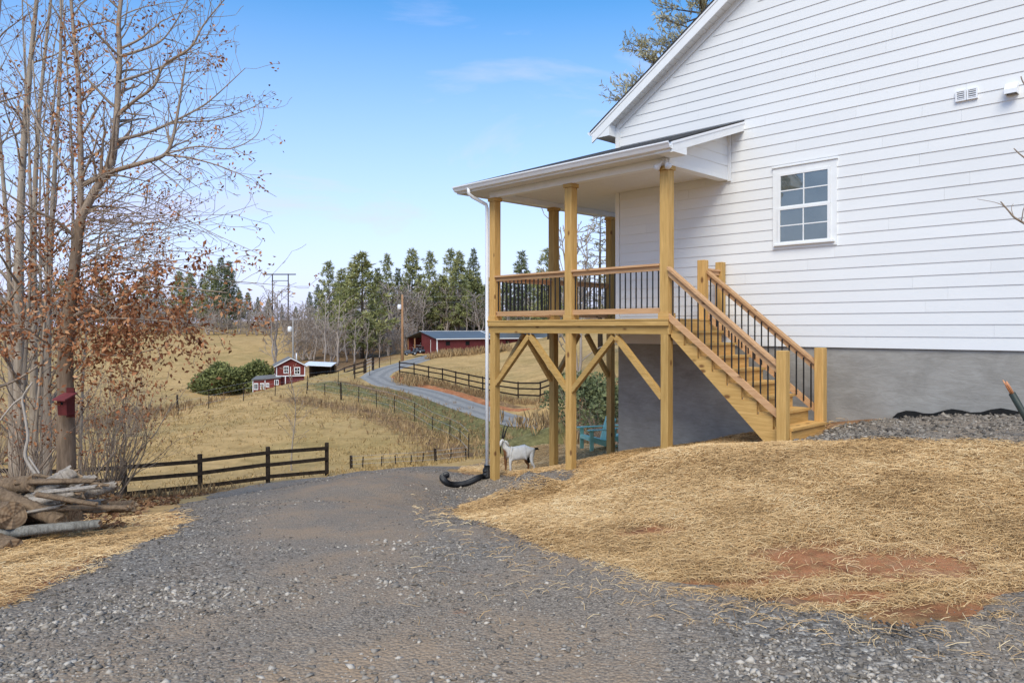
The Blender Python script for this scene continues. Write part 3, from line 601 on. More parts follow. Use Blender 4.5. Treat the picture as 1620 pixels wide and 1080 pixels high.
pp('header', 'white_trim', lambda m: (m.box(P2-.075, P0+.085, TF-.075, TF+.075, ZH, 2.721), m.box(P2-.075, P2+.075, TF+.0755, TB+.1, ZH, 2.721), m.box(P0-.065, P0+.0845, TF+.0755, CW-.02, ZH, 2.70)), roofp)
pp('ceiling', 'ceiling_white', lambda m: (m.box(P2+.076, P0-.066, TF+.076, CW-.02, 2.69, 2.71), m.box(P2+.076, SL-.02, CW-.0195, TB+.1, 2.69, 2.71)), roofp)
# siding on the open end of the porch roof, one board per course
for i in range(6):
    z0 = ZH+.0+i*.178+.07; z1 = z0+.178+.01
    if i == 0: pp('skirt_trim', 'white_trim', lambda m: m.box(P0+.086, P0+.104, TF-.075, CW-.03, ZH, z0+.004), roofp)
    ta = max(TF-.07, ET+(z1+.13-ZEV)/RS); tb = max(TF-.07, ET+(z0+.13-ZEV)/RS)
    if tb > CW-.15: break
    ta = min(ta, CW-.031)
    pp('siding_board', 'siding', lambda m: m.hexa([(P0+.086, tb, z0), (P0+.104, tb, z0), (P0+.104, CW-.03, z0), (P0+.086, CW-.03, z0), (P0+.086, ta, z1), (P0+.092, ta, z1), (P0+.092, CW-.03, z1), (P0+.086, CW-.03, z1)]), roofp)
pp('inside_corner', 'white_trim', lambda m: (m.box(P0+.086, P0+.15, CW-.05, CW-.019, ZH-.02, 3.40), ), roofp)
# rake of the porch: fascia, drip edge, soffit, boxed end
def rk(m, d0, d1, s0, s1, t0=ET-.02): m.prism([(s0, t0, zr(t0)-d0), (s0, CW-.012, zr(CW-.012)-d0), (s0, CW-.012, zr(CW-.012)-d1), (s0, t0, zr(t0)-d1)], (s1-s0, 0, 0))
pp('rake_drip', 'white_metal', lambda m: rk(m, .024, .062, ER-.02, ER+.006), roofp)
pp('rake_fascia', 'white_trim', lambda m: rk(m, .063, .185, ER-.03, ER-.004), roofp)
pp('rake_soffit', 'soffit', lambda m: rk(m, .15, .165, P0+.10, ER-.031, TF-.1), roofp)
pp('eave_return', 'white_trim', lambda m: m.prism([(ER-.005, ET-.02, 2.70), (ER-.005, ET+.40, 2.70), (ER-.005, ET+.40, zr(ET+.4)-.19), (ER-.005, ET-.02, 2.79)], (-.30, 0, 0)), roofp)
# downspout at the far corner post
zgd = gz(*hw(P2-.2, TF-.1))
ds = [(EL+.42, ET-.06, 2.77), (EL+.42, ET-.06, 2.66), (EL+.44, ET+.02, 2.60), (P2-.13, TF-.12, 2.47), (P2-.125, TF-.10, 2.40), (P2-.125, TF-.10, 0), (P2-.125, TF-.10, zgd+.25)]
pp('downspout', 'white_metal', lambda m: m.tube(ds, .036, 8))

# flood light under the porch corner
fl = hthing('flood_light', 'twin-headed white flood light under the porch roof corner', 'light', P0+.02, TF-.12, 2.72)
FB = BASE['flood_light']; b0 = (P0+.03, TF-.088, 2.665)
part('mount', 'white_metal', fl, lambda m: m.tube([(b0[0], b0[1]+.012, b0[2]), (b0[0], b0[1]-.03, b0[2])], .055, 12))
for d in (Vector((-.75, -.35, -.75)), Vector((.75, -.3, -.75))):
    d.normalize(); a = Vector(b0)+Vector((0, -.03, 0)); e = a+d*.07
    hd = part('lamp_head', 'white_metal', fl, lambda m: m.tube([a, e, e+d*.03, e+d*.09, e+d*.10], [.018, .018, .035, .06, .058], 12))
    part('lens', 'lamp_white', hd, lambda m: m.tube([e+d*.101, e+d*.115, e+d*.125], [.055, .045, .02], 12), FB)

# ------------------------------------------------------------------ stairs
st = hthing('staircase', 'yellow pine stairs with black balusters running down beside the house', 'stairs', -5.8, 10.5, -1.6)
SB = BASE['staircase']
def sp(name, mat, fn, parent=None): return part(name, mat, parent or st, fn, SB)
RISE, RUN, S0 = .195, .246, SI_+.02; TA, TZ = TF+.02, 11.07
for k in range(1, 9):
    z = ZD-k*RISE; s0 = S0+(k-1)*RUN
    sp('tread', 'pine_y', lambda m: m.box(s0-.001, s0+RUN+.025, TA-.035, TZ+.06, z-.036, z))
    sp('riser', 'pine_y', lambda m: m.box(s0-.02, s0-.001 if k > 1 else s0-.002, TA-.015, TZ+.03, z+.001, z+RISE-.037))
k = 8; zt8 = ZD-8*RISE
sp('riser', 'pine_y', lambda m: m.box(S0+8*RUN-.02, S0+8*RUN-.002, TA-.03, TZ+.05, zt8-.40, zt8-.037))
for t0 in (TA-.055, (TA+TZ)/2, TZ+.012):
    pl = [(S0-.005, t0, ZD-RISE-.037)]
    for k in range(1, 9):
        z = ZD-k*RISE-.037; pl += [(S0+k*RUN-.021, t0, z)]
        if k < 8: pl += [(S0+k*RUN-.021, t0, z-RISE)]
    pl += [(S0+8*RUN-.021, t0, -1.86), (S0+8*RUN-.16, t0, -1.86), (S0-.005, t0, -.14)]
    d_ = .038
    def strg(m, pl=pl):   # saw-tooth board split into convex pieces along its steps
        zl = lambda s: -.14+(s-(S0-.005))*(-1.72)/(8*RUN-.155)
        for k in range(1, 9):
            a = S0-.005 if k == 1 else S0+(k-1)*RUN-.021; b = S0+k*RUN-.021; z = ZD-k*RISE-.037
            m.prism([(a, t0, z), (b, t0, z), (b, t0, max(zl(b), -1.86)), (a, t0, max(zl(a), -1.86))][::-1], (0, d_, 0))
    sp('stringer', 'pine_x', strg)
NW = -4.84
def post(name, s, t, z0, z1, a=.07): return sp(name, 'pine_z', lambda m: m.cbox(s-a, s+a, t-a, t+a, z0, z1, .008))
post('newel_post', NW, TF-.085, gz(*hw(NW, TF))-.2, -.318); post('newel_post', NW, TZ+.10, zt8+.001, -.30)
post('newel_post', P0+.0, TZ+.03, ZD+.001, 1.155); post('newel_post', P0, CW-.12, ZD+.001, 1.155, .066)
sp('return_rail', 'cedar_y', lambda m: (m.box(P0-.045, P0+.045, TZ+.101, CW-.187, .985, 1.02), m.box(P0-.02, P0+.02, TZ+.101, CW-.187, .92, .984), m.box(P0-.02, P0+.02, TZ+.101, CW-.187, .235, .31)))
def srail(t, s0, z0, s1, z1, l0, l1, sd_):
    sl = (z1-z0)/(s1-s0)
    cp_ = sp('handrail', 'cedar_x', lambda m: m.prism([(s0, t-.06, z0), (s1, t-.06, z1), (s1, t-.06, z1-.045), (s0, t-.06, z0-.045)], (0, .12, 0)))
    sp('under_rail', 'cedar_x', lambda m: m.prism([(s0, t-.02, z0-.046), (s1, t-.02, z1-.046), (s1, t-.02, z1-.15), (s0, t-.02, z0-.15)], (0, .04, 0)), cp_)
    sp('bottom_rail', 'cedar_x', lambda m: m.prism([(s0, t-.02, l0), (s1, t-.02, l1), (s1, t-.02, l1-.115), (s0, t-.02, l0-.115)], (0, .04, 0)), cp_)
    nb = int((s1-s0)/.113)
    for i in range(nb):
        u = s0+(i+.5)*(s1-s0)/nb; zz = z0+(u-s0)*sl-.14; zl = l0+(u-s0)*(l1-l0)/(s1-s0)-.02
        sp('baluster', 'black_metal', lambda m: m.box(u-.0085, u+.0085, t+(.0201 if sd_ > 0 else -.0371), t+(.0371 if sd_ > 0 else -.0201), zl-.06, zz+.05), cp_)
srail(TF-.075, P0+.09, .975, NW-.072, -.50, .24, -1.17, 1); srail(TZ+.09, P0+.072, .975, NW-.072, -.50, .24, -1.17, -1)

# ------------------------------------------------------------------ drain pipe, conduit, fabric by the house
x0, y0 = hw(P2-.125, TF-.10)
pth = smooth_line([np.array((x0, y0, zgd+.30)), np.array((x0-.02, y0+.0, zgd+.1)), np.array((*xy(757, y0-.05), 0)), np.array((*xy(735, y0-.35), 0)), np.array((*xy(716, y0-.55), 0)), np.array((*xy(706, y0-.45), 0)), np.array((*xy(700, y0-.1), 0)), np.array((*xy(707, y0+.15), 0))], 14)
pv = []
for i, p in enumerate(pth):
    z = p[2] if i < 16 else gz(p[0], p[1])+.09
    pv.append((p[0], p[1], max(z, gz(p[0], p[1])+.07)))
dp = MB(); rad = []
fine = []
for a, b in zip(pv[:-1], pv[1:]):
    for q in range(4): fine.append(tuple(a[j]+(b[j]-a[j])*q/4 for j in range(3)))
dp.tube(fine, [.055+.009*(i % 2) for i in range(len(fine))], 10, True, False)
tag(dp.build('drain_pipe', M['pipe_black']), 'black corrugated drain pipe curling out from the downspout over the gravel', 'pipe')
cpt = thing('cable_conduit', 'dark green conduit stub with bare copper wires sticking out of the gravel', 'conduit', (*hit(1634, 700, dmax=14), gz(*hit(1634, 700, dmax=14))-.1))
D_ = cpt.location.y; lp = Vector(cpt.location)
a = Vector(at(1640, 690, D_))-lp; b = Vector(at(1601, 622, D_))-lp; d = (b-a).normalized()
part('conduit', 'conduit_green', cpt, lambda m: m.tube([a-d*.3, a, b], .036, 12))
for q in range(7):
    o_ = Vector((math.cos(q*.9)*.016, math.sin(q*.9)*.016, 0)); part('wire', 'copper', cpt, lambda m: m.tube([b-d*.03+o_, b+d*(.07+.01*(q % 3))+o_*1.2, b+d*(.13+.014*(q % 4))+o_*.9], .006, 5))
fb = MB(); q0 = []
for i in range(15):
    s = -3.95+i*.12; x, y = hw(s, CW-.22-.03*math.sin(i*1.7)); x2, y2 = hw(s, CW-.02); q0.append((x, y, gz(x, y)+.05+.02*math.sin(i*2.1))); q0.append((x2, y2, gz(x2, y2)+.085+.03*math.sin(i*1.3)))
fb.add(q0+[(x, y, z-.012) for x, y, z in q0], [f for i in range(14) for f in ((2*i, 2*i+1, 2*i+3, 2*i+2), (30+2*i, 30+2*i+2, 30+2*i+3, 30+2*i+1), (2*i, 2*i+2, 30+2*i+2, 30+2*i))], True)
tag(fb.build('landscape_fabric', M['fabric_black']), 'crumpled strip of black landscape fabric along the foundation', 'fabric')


# ------------------------------------------------------------------ plants: shared builders
class Segs:      # many short tapering twig pieces -> one mesh
    def __init__(s): s.a = []; s.b = []; s.r = []
    def add(s, a, b, ra, rb): s.a.append(tuple(a)); s.b.append(tuple(b)); s.r.append((ra, rb))
    def build(s, name, mat, parent=None, off=(0, 0, 0), n=3, sm=True):
        A = np.array(s.a)-off; B = np.array(s.b)-off; r = np.array(s.r); d = B-A; d /= np.maximum(np.linalg.norm(d, axis=1), 1e-9)[:, None]
        h = np.where(np.abs(d[:, 2:3]) > .9, [[1., 0, 0]], [[0, 0, 1.]]); x = np.cross(d, h); x /= np.linalg.norm(x, axis=1)[:, None]; y = np.cross(d, x)
        N = len(A); V = np.zeros((N, 2*n, 3)); k = np.arange(n)*2*math.pi/n
        for i in range(n):
            c = x*math.cos(k[i])+y*math.sin(k[i]); V[:, i] = A+c*r[:, :1]; V[:, n+i] = B+c*r[:, 1:]
        q = np.array([(i, (i+1) % n, n+(i+1) % n, n+i) for i in range(n)]); Q = (np.arange(N)[:, None, None]*2*n+q[None]).reshape(-1, 4)
        o = npmesh(name, V.reshape(-1, 3), Q, M[mat], None, sm); o['kind'] = 'stuff'
        if parent: o.parent = parent
        return o
class Leaves:
    def __init__(s, seed=1): s.p = []; s.d = []; s.s = []; s.t = []; s.r = np.random.RandomState(seed)
    def add(s, p, d, sz, t=None): s.p.append(tuple(p)); s.d.append(tuple(d)); s.s.append(sz); s.t.append(s.r.rand() if t is None else t)
    def build(s, name, mat, parent=None, off=(0, 0, 0), asp=.5, fold=.25):
        P = np.array(s.p)-off; d = np.array(s.d, float); d /= np.maximum(np.linalg.norm(d, axis=1), 1e-9)[:, None]; sz = np.array(s.s)[:, None]
        u = s.r.normal(size=P.shape); x = np.cross(d, u); x /= np.maximum(np.linalg.norm(x, axis=1), 1e-9)[:, None]; nn = np.cross(d, x)
        N = len(P); V = np.zeros((N, 4, 3)); m = P+d*sz*.45+nn*sz*fold*.5
        V[:, 0] = P; V[:, 1] = m+x*sz*asp*.5; V[:, 2] = P+d*sz; V[:, 3] = m-x*sz*asp*.5
        Q = (np.arange(N)[:, None, None]*4+np.array([(0, 1, 2), (0, 2, 3)])[None]).reshape(-1, 3)
        o = npmesh(name, V.reshape(-1, 3), Q, M[mat], dict(tint=np.repeat(np.array(s.t), 4))); o['kind'] = 'stuff'
        if parent: o.parent = parent
        return o
def rv(r=rnd): 
    return Vector((r.gauss(0, 1), r.gauss(0, 1), r.gauss(0, 1)))
def grow(T, p, d, r, Ln, lev, c, tips=None):
    p = Vector(p); d = Vector(d).normalized(); n = max(3, int(Ln/c['step'])); st_ = Ln/n; q_ = r
    for i in range(n):
        d = (d+rv()*c['wob']+Vector((0, 0, c['up']))).normalized(); q = p+d*st_; r2 = max(c['rmin'], r*(1-(i+1)/n*.8))
        T.add(p, q, q_, r2); p = q; q_ = r2
        if lev > 0 and i >= c.get('skip', 1) and rnd.random() < c['prob']:
            ax = d.cross(rv()).normalized(); a = R(rnd.uniform(*c['ang'])); dc = (d*math.cos(a)+ax*math.sin(a))
            grow(T, p, dc, q_*rnd.uniform(.45, .7), Ln*rnd.uniform(*c['len'])*(1-.45*i/n), lev-1, c, tips)
    if tips is not None: tips.append((p, d, lev))
def limb(T, pts, r0, r1, c, lev, tips, dens=.6, Lc=(.6, 1.6), bias=Vector((0, 0, .25)), r_start=0):
    pts = smooth_line([np.array(p) for p in pts], 5); n = len(pts)
    for i in range(n-1):
        a = Vector(pts[i]); b = Vector(pts[i+1]); ra = r0+(r1-r0)*i/(n-1); rb = r0+(r1-r0)*(i+1)/(n-1)
        T.add(a, b, ra, rb)
        if i > r_start*n and rnd.random() < dens:
            d = (b-a).normalized(); dc = (d*rnd.uniform(.3, .9)+d.cross(rv()).normalized()*.8+bias).normalized()
            grow(T, b, dc, max(c['rmin'], rb*rnd.uniform(.3, .55)), rnd.uniform(*Lc), lev, c, tips)
    if tips is not None: tips.append((Vector(pts[-1]), (Vector(pts[-1])-Vector(pts[-2])).normalized(), 0))

# ------------------------------------------------------------------ the oak with the birdhouse
OD = 12.5
CT = dict(step=.15, wob=.16, up=.035, rmin=.0036, prob=.50, ang=(25, 60), len=(.35, .62), skip=1)
x, y, z = on(105, OD); oak = thing('oak_tree', 'forked oak with brown leaves holding the red birdhouse', 'tree', (x, y, z)); OO = np.array((x, y, z))
def ap(pts, D=OD): return [at(p[0], p[1], D+(p[2] if len(p) > 2 else 0)) for p in pts]
tk = MB(); pt = [(x, y, z-.2)]+ap([(105, 720), (104, 640), (104, 560), (112, 480), (118, 420), (128, 345)])
tk.tube([Vector(p)-Vector(OO) for p in smooth_line([np.array(p) for p in pt], 4)], [.162-.085*i/24 for i in range(25)], 12); tk.build('trunk', M['bark_oak'], oak)
T = Segs(); tips = []
limb(T, ap([(128, 345), (150, 302), (175, 262), (182, 215), (186, 160, .2), (189, 90, .3), (188, 30, .3), (198, -40, .4)]), .085, .035, CT, 2, tips, .95, (.6, 1.5))
limb(T, ap([(126, 350), (128, 270), (126, 190, .3), (124, 130, .4), (118, 70, .5), (110, -30, .6)]), .06, .028, CT, 2, tips, .95, (.6, 1.4))
limb(T, ap([(131, 292), (173, 273), (227, 257, -.3), (260, 245, -.4), (273, 220, -.4), (283, 167, -.4), (290, 123, -.4), (295, 90, -.4)]), .05, .012, CT, 2, tips, .95, (.5, 1.1))
limb(T, ap([(260, 245, -.4), (300, 250, -.5), (345, 262, -.6), (397, 283, -.7)]), .02, .005, CT, 2, tips, .95, (.35, .8))
limb(T, ap([(186, 222), (233, 210, .3), (273, 193, .5), (317, 170, .6), (343, 150, .7), (388, 108, .8)]), .032, .006, CT, 2, tips, .95, (.4, 1.0))
limb(T, ap([(273, 193, .5), (340, 190, .5), (395, 172, .5), (415, 160, .5)]), .014, .004, CT, 1, tips, .7, (.3, .7))
limb(T, ap([(186, 184), (213, 160, -.2), (243, 137, -.4), (260, 103, -.4), (300, 77, -.5), (320, 43, -.5), (340, 17, -.5), (362, -8, -.5)]), .036, .008, CT, 2, tips, .95, (.4, 1.0))
limb(T, ap([(260, 245, -.4), (310, 232, -.5), (365, 235, -.5), (405, 215, -.5), (416, 185, -.5)]), .016, .004, CT, 2, tips, .7, (.3, .7))
limb(T, ap([(188, 130), (233, 115, .4), (267, 100, .5), (310, 70, .7)]), .028, .006, CT, 2, tips, .95, (.4, .9))
limb(T, ap([(189, 90), (247, 70, .4), (273, 43, .4), (300, -5, .5)]), .026, .008, CT, 2, tips, .95, (.4, .9))
limb(T, ap([(128, 300), (100, 260, .2), (70, 215, .4), (40, 160, .5), (10, 120, .6)]), .035, .010, CT, 2, tips, .95, (.5, 1.1))
limb(T, ap([(124, 380), (90, 350, -.3), (50, 330, -.6), (0, 300, -.9)]), .035, .010, CT, 2, tips, .75, (.5, 1.0))
low = []
limb(T, ap([(117, 500), (155, 484, -.3), (178, 471, -.5), (222, 455, -.8), (267, 454, -1.0), (360, 463, -1.3)]), .045, .006, CT, 2, low, .95, (.4, .9))
limb(T, ap([(115, 520), (160, 505, -.4), (220, 505, -.7), (290, 512, -.9), (365, 530, -1.0)]), .026, .005, CT, 2, low, .95, (.35, .8), Vector((0, 0, -.15)))
limb(T, ap([(114, 470), (160, 440, .4), (210, 430, .6), (260, 420, .8), (330, 440, 1.0), (430, 450, 1.2)]), .024, .005, CT, 1, tips, .95, (.4, .9))
limb(T, ap([(112, 540), (160, 560, -.3), (210, 560, -.6), (270, 545, -.9)]), .022, .004, CT, 2, low, .95, (.35, .7))
limb(T, ap([(108, 560), (70, 540, -.5), (40, 520, -.9), (0, 525, -1.2)]), .026, .006, CT, 2, low, .9, (.35, .8))
limb(T, ap([(112, 470), (80, 440, .3), (50, 410, .6), (10, 380, .8)]), .026, .006, CT, 2, low, .9, (.35, .8))
for q in range(44):   # long fine shoots of different slopes below the crown
    y0_ = rnd.uniform(300, 480); x0_ = rnd.uniform(112, 150); e = rnd.uniform(.35, 1); s1 = rnd.uniform(-.25, .75); s2 = s1+rnd.uniform(-.5, .35); D1 = rnd.uniform(-1.2, 1.4)
    limb(T, ap([(x0_, y0_), (x0_+90*e, y0_-90*e*s1, D1*.4), (x0_+180*e, y0_-90*e*(s1+s2), D1*.8), (x0_+270*e, y0_-90*e*(s1+2*s2)+rnd.uniform(-15, 25), D1)]), .011, .003, CT, 1, tips, .35, (.3, .8))
T.build('branch', 'bark_twig', oak, OO, 4)
LV = Leaves(2)
def cluster(L_, p, n, sp, sz):
    for _ in range(n):
        d = rv()*.7+Vector((0, 0, -.5)); L_.add(p+rv()*sp, d, rnd.uniform(*sz))
for p, d, l in low:
    if rnd.random() < .92: cluster(LV, p, rnd.randint(5, 13), .085, (.055, .115))
for p, d, l in tips:
    if rnd.random() < .25: cluster(LV, p, rnd.randint(2, 7), .06, (.045, .085))
for _ in range(900):      # leaves held along the lower boughs and round the trunk
    u = rnd.random(); p = Vector(at(rnd.gauss(150, 60)+u*60, rnd.gauss(505, 45)+u*25, OD+rnd.gauss(-.2, .5))); cluster(LV, p, rnd.randint(2, 5), .07, (.055, .11))
for _ in range(360):
    p = Vector(at(rnd.gauss(110, 38), rnd.uniform(30, 460), OD+rnd.gauss(0, .5))); cluster(LV, p, rnd.randint(2, 4), .05, (.05, .10))
LV.build('leaves', 'oak_leaf', oak, OO)
# grey tree trunks behind and beside it
CG = dict(step=.24, wob=.11, up=.05, rmin=.0045, prob=.50, ang=(22, 48), len=(.32, .55), skip=1)
def bare_tree(name, label, px, D, H, r, lean, seed, mat='bark_grey', group=None, dens=.85, first=.18, tw=(1.2, 3.2), leafy=0, rmin=.0045):
    rnd.seed(seed); x, y, z = on(px, D); t_ = thing(name, label, 'tree', (x, y, z), 0, group); o = np.array((x, y, z))
    pts = []; n = 18; ph = rnd.uniform(0, 6)
    for i in range(n+1):
        k = i/n; pts.append(Vector((lean[0]*k*H+math.sin(k*5+ph)*.12*k*2, lean[1]*k*H+math.cos(k*4+ph)*.12, -.25+k*H)))
    m = MB(); m.tube(pts, [max(.012, r*(1-.85*(i/n)**.9)) for i in range(n+1)], 10); m.build('trunk', M[mat], t_)
    T = Segs(); tp = []
    for i in range(n):
        k = i/n
        if k < first: continue
        for _ in range(2):
            if rnd.random() < dens:
                a = rnd.uniform(0, 6.28); e = rnd.uniform(.45, 1.3); d = Vector((math.cos(a), math.sin(a), e)); p = pts[i].lerp(pts[i+1], rnd.random())
                grow(T, p, d, max(.006, rmin, r*(1-.85*k)*.42), rnd.uniform(*tw)*(1-.5*k), 2, dict(CG, rmin=rmin), tp)
    T.build('branch', 'bark_twig' if mat != 'bark_far' else mat, t_, (0, 0, 0), 3)
    if leafy:
        L_ = Leaves(seed)
        for p, d, l in tp:
            if rnd.random() < leafy: cluster(L_, p, rnd.randint(2, 5), .07, (.05, .10))
        L_.build('leaves', 'oak_leaf', t_)
    return t_
GL = 'grey trunks behind the log pile'
for i, (px, D, H, r, le, lab) in enumerate([(36, 15.0, 12.5, .125, (.012, 0), 'thickest pale grey trunk behind the log pile'), (56, 16.5, 13, .10, (.02, 0), ''), (80, 14.6, 12, .085, (-.01, .01), 'brownish bare trunk close beside the birdhouse oak'), (14, 16, 12, .08, (-.01, 0), ''), (-6, 13.6, 12, .10, (.0, 0), ''), (72, 19, 13, .09, (.03, 0), ''), (92, 17.5, 12, .07, (.03, 0), ''), (-40, 17, 13, .11, (.03, 0), ''), (24, 20, 13, .08, (.0, 0), ''), (48, 22, 13, .07, (.02, 0), ''), (128, 18, 9, .045, (.05, 0), 'slim leaning bare stem just past the birdhouse oak'), (64, 15.4, 10, .045, (.03, 0), ''), (20, 14.2, 10, .045, (.05, 0), ''), (108, 21, 11, .06, (.01, 0), ''), (44, 13.4, 8, .035, (.06, -.02), '')]):
    bare_tree('bare_tree', lab or 'tall bare grey-barked tree among the trunks behind the log pile', px, D, H, r, le, 40+i, group=GL, leafy=.20, tw=(.9, 2.6), first=.10)
# brushy shrub at the fence
CB = dict(step=.14, wob=.10, up=.04, rmin=.003, prob=.30, ang=(15, 40), len=(.3, .55), skip=2)
def brush(label, px, D, n, Hh, spread, seed, leaf, lmat='oak_leaf', group=None, name='shrub'):
    rnd.seed(seed); x, y, z = on(px, D); t_ = thing(name, label, 'shrub', (x, y, z), 0, group); T = Segs(); tp = []
    for i in range(n):
        d = Vector((rnd.uniform(-spread, spread)+spread*.35, rnd.uniform(-spread, spread)*.7, 1)); grow(T, Vector((rnd.gauss(0, .09), rnd.gauss(0, .09), -.1)), d, rnd.uniform(.010, .026), Hh*rnd.uniform(.6, 1.05), 2, CB, tp)
    T.build('stem', 'bark_twig', t_, (0, 0, 0), 4); L_ = Leaves(seed)
    for p, d, l in tp:
        if rnd.random() < leaf: cluster(L_, p, rnd.randint(2, 6), .06, (.05, .10))
    if L_.p: L_.build('leaves', lmat, t_)
    return t_
brush('wide leafless shrub fanning out at the end of the dark board fence', 168, 20.0, 30, 3.9, .55, 5, .45)
brush('thin brown-leaved shrub beside the oak trunk', 135, 14.5, 14, 2.2, .45, 6, .5)
brush('low tangled thicket behind the log pile', 40, 12.5, 26, 2.0, .6, 8, .55)
for i, px in enumerate((-5, 70, 205, 120, 20)): brush('tangle of dry brush in the hollow beyond the fence', px, 30+i*4, 26, 2.6, .7, 20+i, .3, group='dry brush beyond the fence')
bare_tree('sapling', 'slim bare sapling standing alone on the golden slope', 461, 30, 4.2, .04, (0, 0), 77, 'bark_grey', dens=1.0, tw=(.6, 1.2), first=.25, rmin=.0095)
rnd.seed(11)
# branch tips of a tree just outside on the right
x, y, z = on(1712, 6.2); sap = thing('bare_tree', 'bare dark twigs reaching in front of the white siding', 'tree', (x, y, z)); OO2 = np.array((x, y, z))
T = Segs(); C2 = dict(CT, rmin=.0022, prob=.12)
tp_ = [Vector((x, y, z-.2)), Vector(at(1705, 500, 6.2)), Vector(at(1700, 250, 6.25)), Vector(at(1704, 50, 6.3)), Vector(at(1712, -180, 6.3)), Vector(at(1708, -420, 6.35))]
for i in range(5): T.add(tp_[i], tp_[i+1], .052-.0095*i, .0425-.0085*i)
for i in range(44):
    k = rnd.uniform(1.2, 4.95); j = int(k); p = tp_[j].lerp(tp_[j+1], k-j); d_ = Vector((rnd.uniform(.25, 1), rnd.uniform(-.7, .7), rnd.uniform(.3, 1.2))); grow(T, p, d_, .013-.0018*k, rnd.uniform(.6, 1.5), 2, dict(CT, rmin=.0022, prob=.4))
limb(T, ap([(1703, 420), (1650, 372), (1620, 353), (1605, 344), (1596, 334), (1583, 319)], 6.2), .014, .005, C2, 1, None, .1, (.15, .4))
limb(T, ap([(1596, 334), (1580, 322), (1546, 315)], 6.2), .0035, .002, C2, 0, None, 0); limb(T, ap([(1702, 300), (1660, 275), (1620, 249), (1604, 235)], 6.2), .011, .004, C2, 0, None, 0)
limb(T, ap([(1701, 200), (1650, 160), (1622, 135), (1615, 121)], 6.2), .010, .004, C2, 0, None, 0); limb(T, ap([(1604, 343), (1600, 330), (1603, 322)], 6.2), .003, .002, C2, 0, None, 0)
T.build('branch', 'bark_twig', sap, OO2, 5)

# ------------------------------------------------------------------ birdhouse on the oak
bD = OD-.24; bx_, by_, bz_ = at(104, 656, bD); bh = thing('birdhouse', 'dark red wooden birdhouse with a round hole on the oak trunk', 'birdhouse', (bx_, by_, bz_), R(-12))
part('box', 'birdhouse_red', bh, lambda m: m.hexa([(-.085, -.07, 0), (.085, -.07, 0), (.085, .09, 0), (-.085, .09, 0), (-.095, -.085, .27), (.095, -.085, .27), (.095, .09, .31), (-.095, .09, .31)]))
part('roof', 'birdhouse_roof', bh, lambda m: m.hexa([(-.125, -.15, .245), (.125, -.15, .245), (.125, .10, .335), (-.125, .10, .335), (-.125, -.15, .27), (.125, -.15, .27), (.125, .10, .36), (-.125, .10, .36)]))
part('entrance_hole', 'dark', bh, lambda m: m.tube([(0, -.0855, .195), (0, -.06, .195)], .022, 14))
part('back_board', 'birdhouse_red', bh, lambda m: m.box(-.075, .075, .091, .115, -.05, .44))

# ------------------------------------------------------------------ logs
def log(a, b, r, mat, label, seed, taper=.9, bend=.04, n=14, flat=1.0, ends='cut_wood'):
    lr = random.Random(seed); a = Vector(a); b = Vector(b); ax = b-a; Ln = ax.length; d = ax.normalized()
    rot = d.to_track_quat('X', 'Z').to_euler(); o = thing('log', label, 'log', a); o.rotation_euler = rot; o['group'] = 'logs in the pile'
    ns = 30; k = 18; vs = []; ph = [lr.uniform(0, 6.28) for _ in range(k)]; rough = .30 if mat == 'log_grey' else .13; hr = [1+lr.uniform(-rough, rough*.8) for _ in range(k)]
    for i in range(ns+1):
        u = i/ns; r_ = r*(1+(taper-1)*u); by = math.sin(u*3.1+seed)*bend*Ln*.4; bz = math.cos(u*2.6+seed*2)*bend*Ln*.3
        for j in range(k):
            an = 2*math.pi*j/k; q = r_*(1+(hr[j]-1)*(.6+.4*math.sin(u*5+ph[j])))*(1+lr.uniform(-.07, .07)*(rough*4))*(1 if u < .86 or mat != 'log_grey' else 1-(u-.86)*lr.uniform(.5, 4)); vs.append((u*Ln+(lr.uniform(-.02, .02)*(3 if mat == 'log_grey' else 1) if i in (0, ns) else 0), by+q*math.cos(an), bz+q*math.sin(an)*flat))
    m = MB(); m.add(vs, [(i*k+j, i*k+(j+1) % k, (i+1)*k+(j+1) % k, (i+1)*k+j) for i in range(ns) for j in range(k)], True); m.build('bark', M[mat], o)
    for e in (0, ns):
        ring = vs[e*k:(e+1)*k]; c = Vector((sum(p[0] for p in ring)/k, sum(p[1] for p in ring)/k, sum(p[2] for p in ring)/k)); sgn = -1 if e == 0 else 1
        q = MB(); q.add([tuple(c+(Vector(p)-c)*.995) for p in ring]+[tuple(c+Vector((.012*sgn, 0, 0)))], [((j, (j+1) % k, k) if e else ((j+1) % k, j, k)) for j in range(k)]); q.build('cut_end', M[ends], o)
LD = 7.9; lq = random.Random(77)
def lg(x0, y0, d0, x1, y1, d1, *a, **k): log(at(x0, y0, LD+d0), at(x1, y1, LD+d1), *a, **k)
lg(22, 815, -.35, -110, 800, .7, .14, 'log_bark', 'thick log with its sawn end facing the drive', 1, 1.0, .01)
lg(52, 764, .1, -90, 778, .3, .09, 'log_bark', 'peeled tan log lying across the top of the pile', 2, 1.05, .01)
lg(118, 747, .3, 40, 792, .15, .115, 'log_grey', 'thick weathered silver log slanting up from the pile', 3, 1.0, .015, flat=.8)
lg(126, 778, .1, 5, 806, -.1, .088, 'log_grey', 'grey splintered log below the silver one', 4, .9, .02, flat=.8)
lg(98, 823, -.2, -30, 772, .05, .075, 'log_bark', 'slim brown log sloping down over the sawn log', 5, 1.2, .02)
lg(165, 800, .5, 60, 806, .3, .09, 'log_grey', 'ragged grey log in the middle of the pile', 6, 1.0, .03, flat=.8)
lg(186, 767, .35, 108, 786, .25, .055, 'log_grey', 'thin weathered pole jutting toward the fence', 7, 1.3, .03)
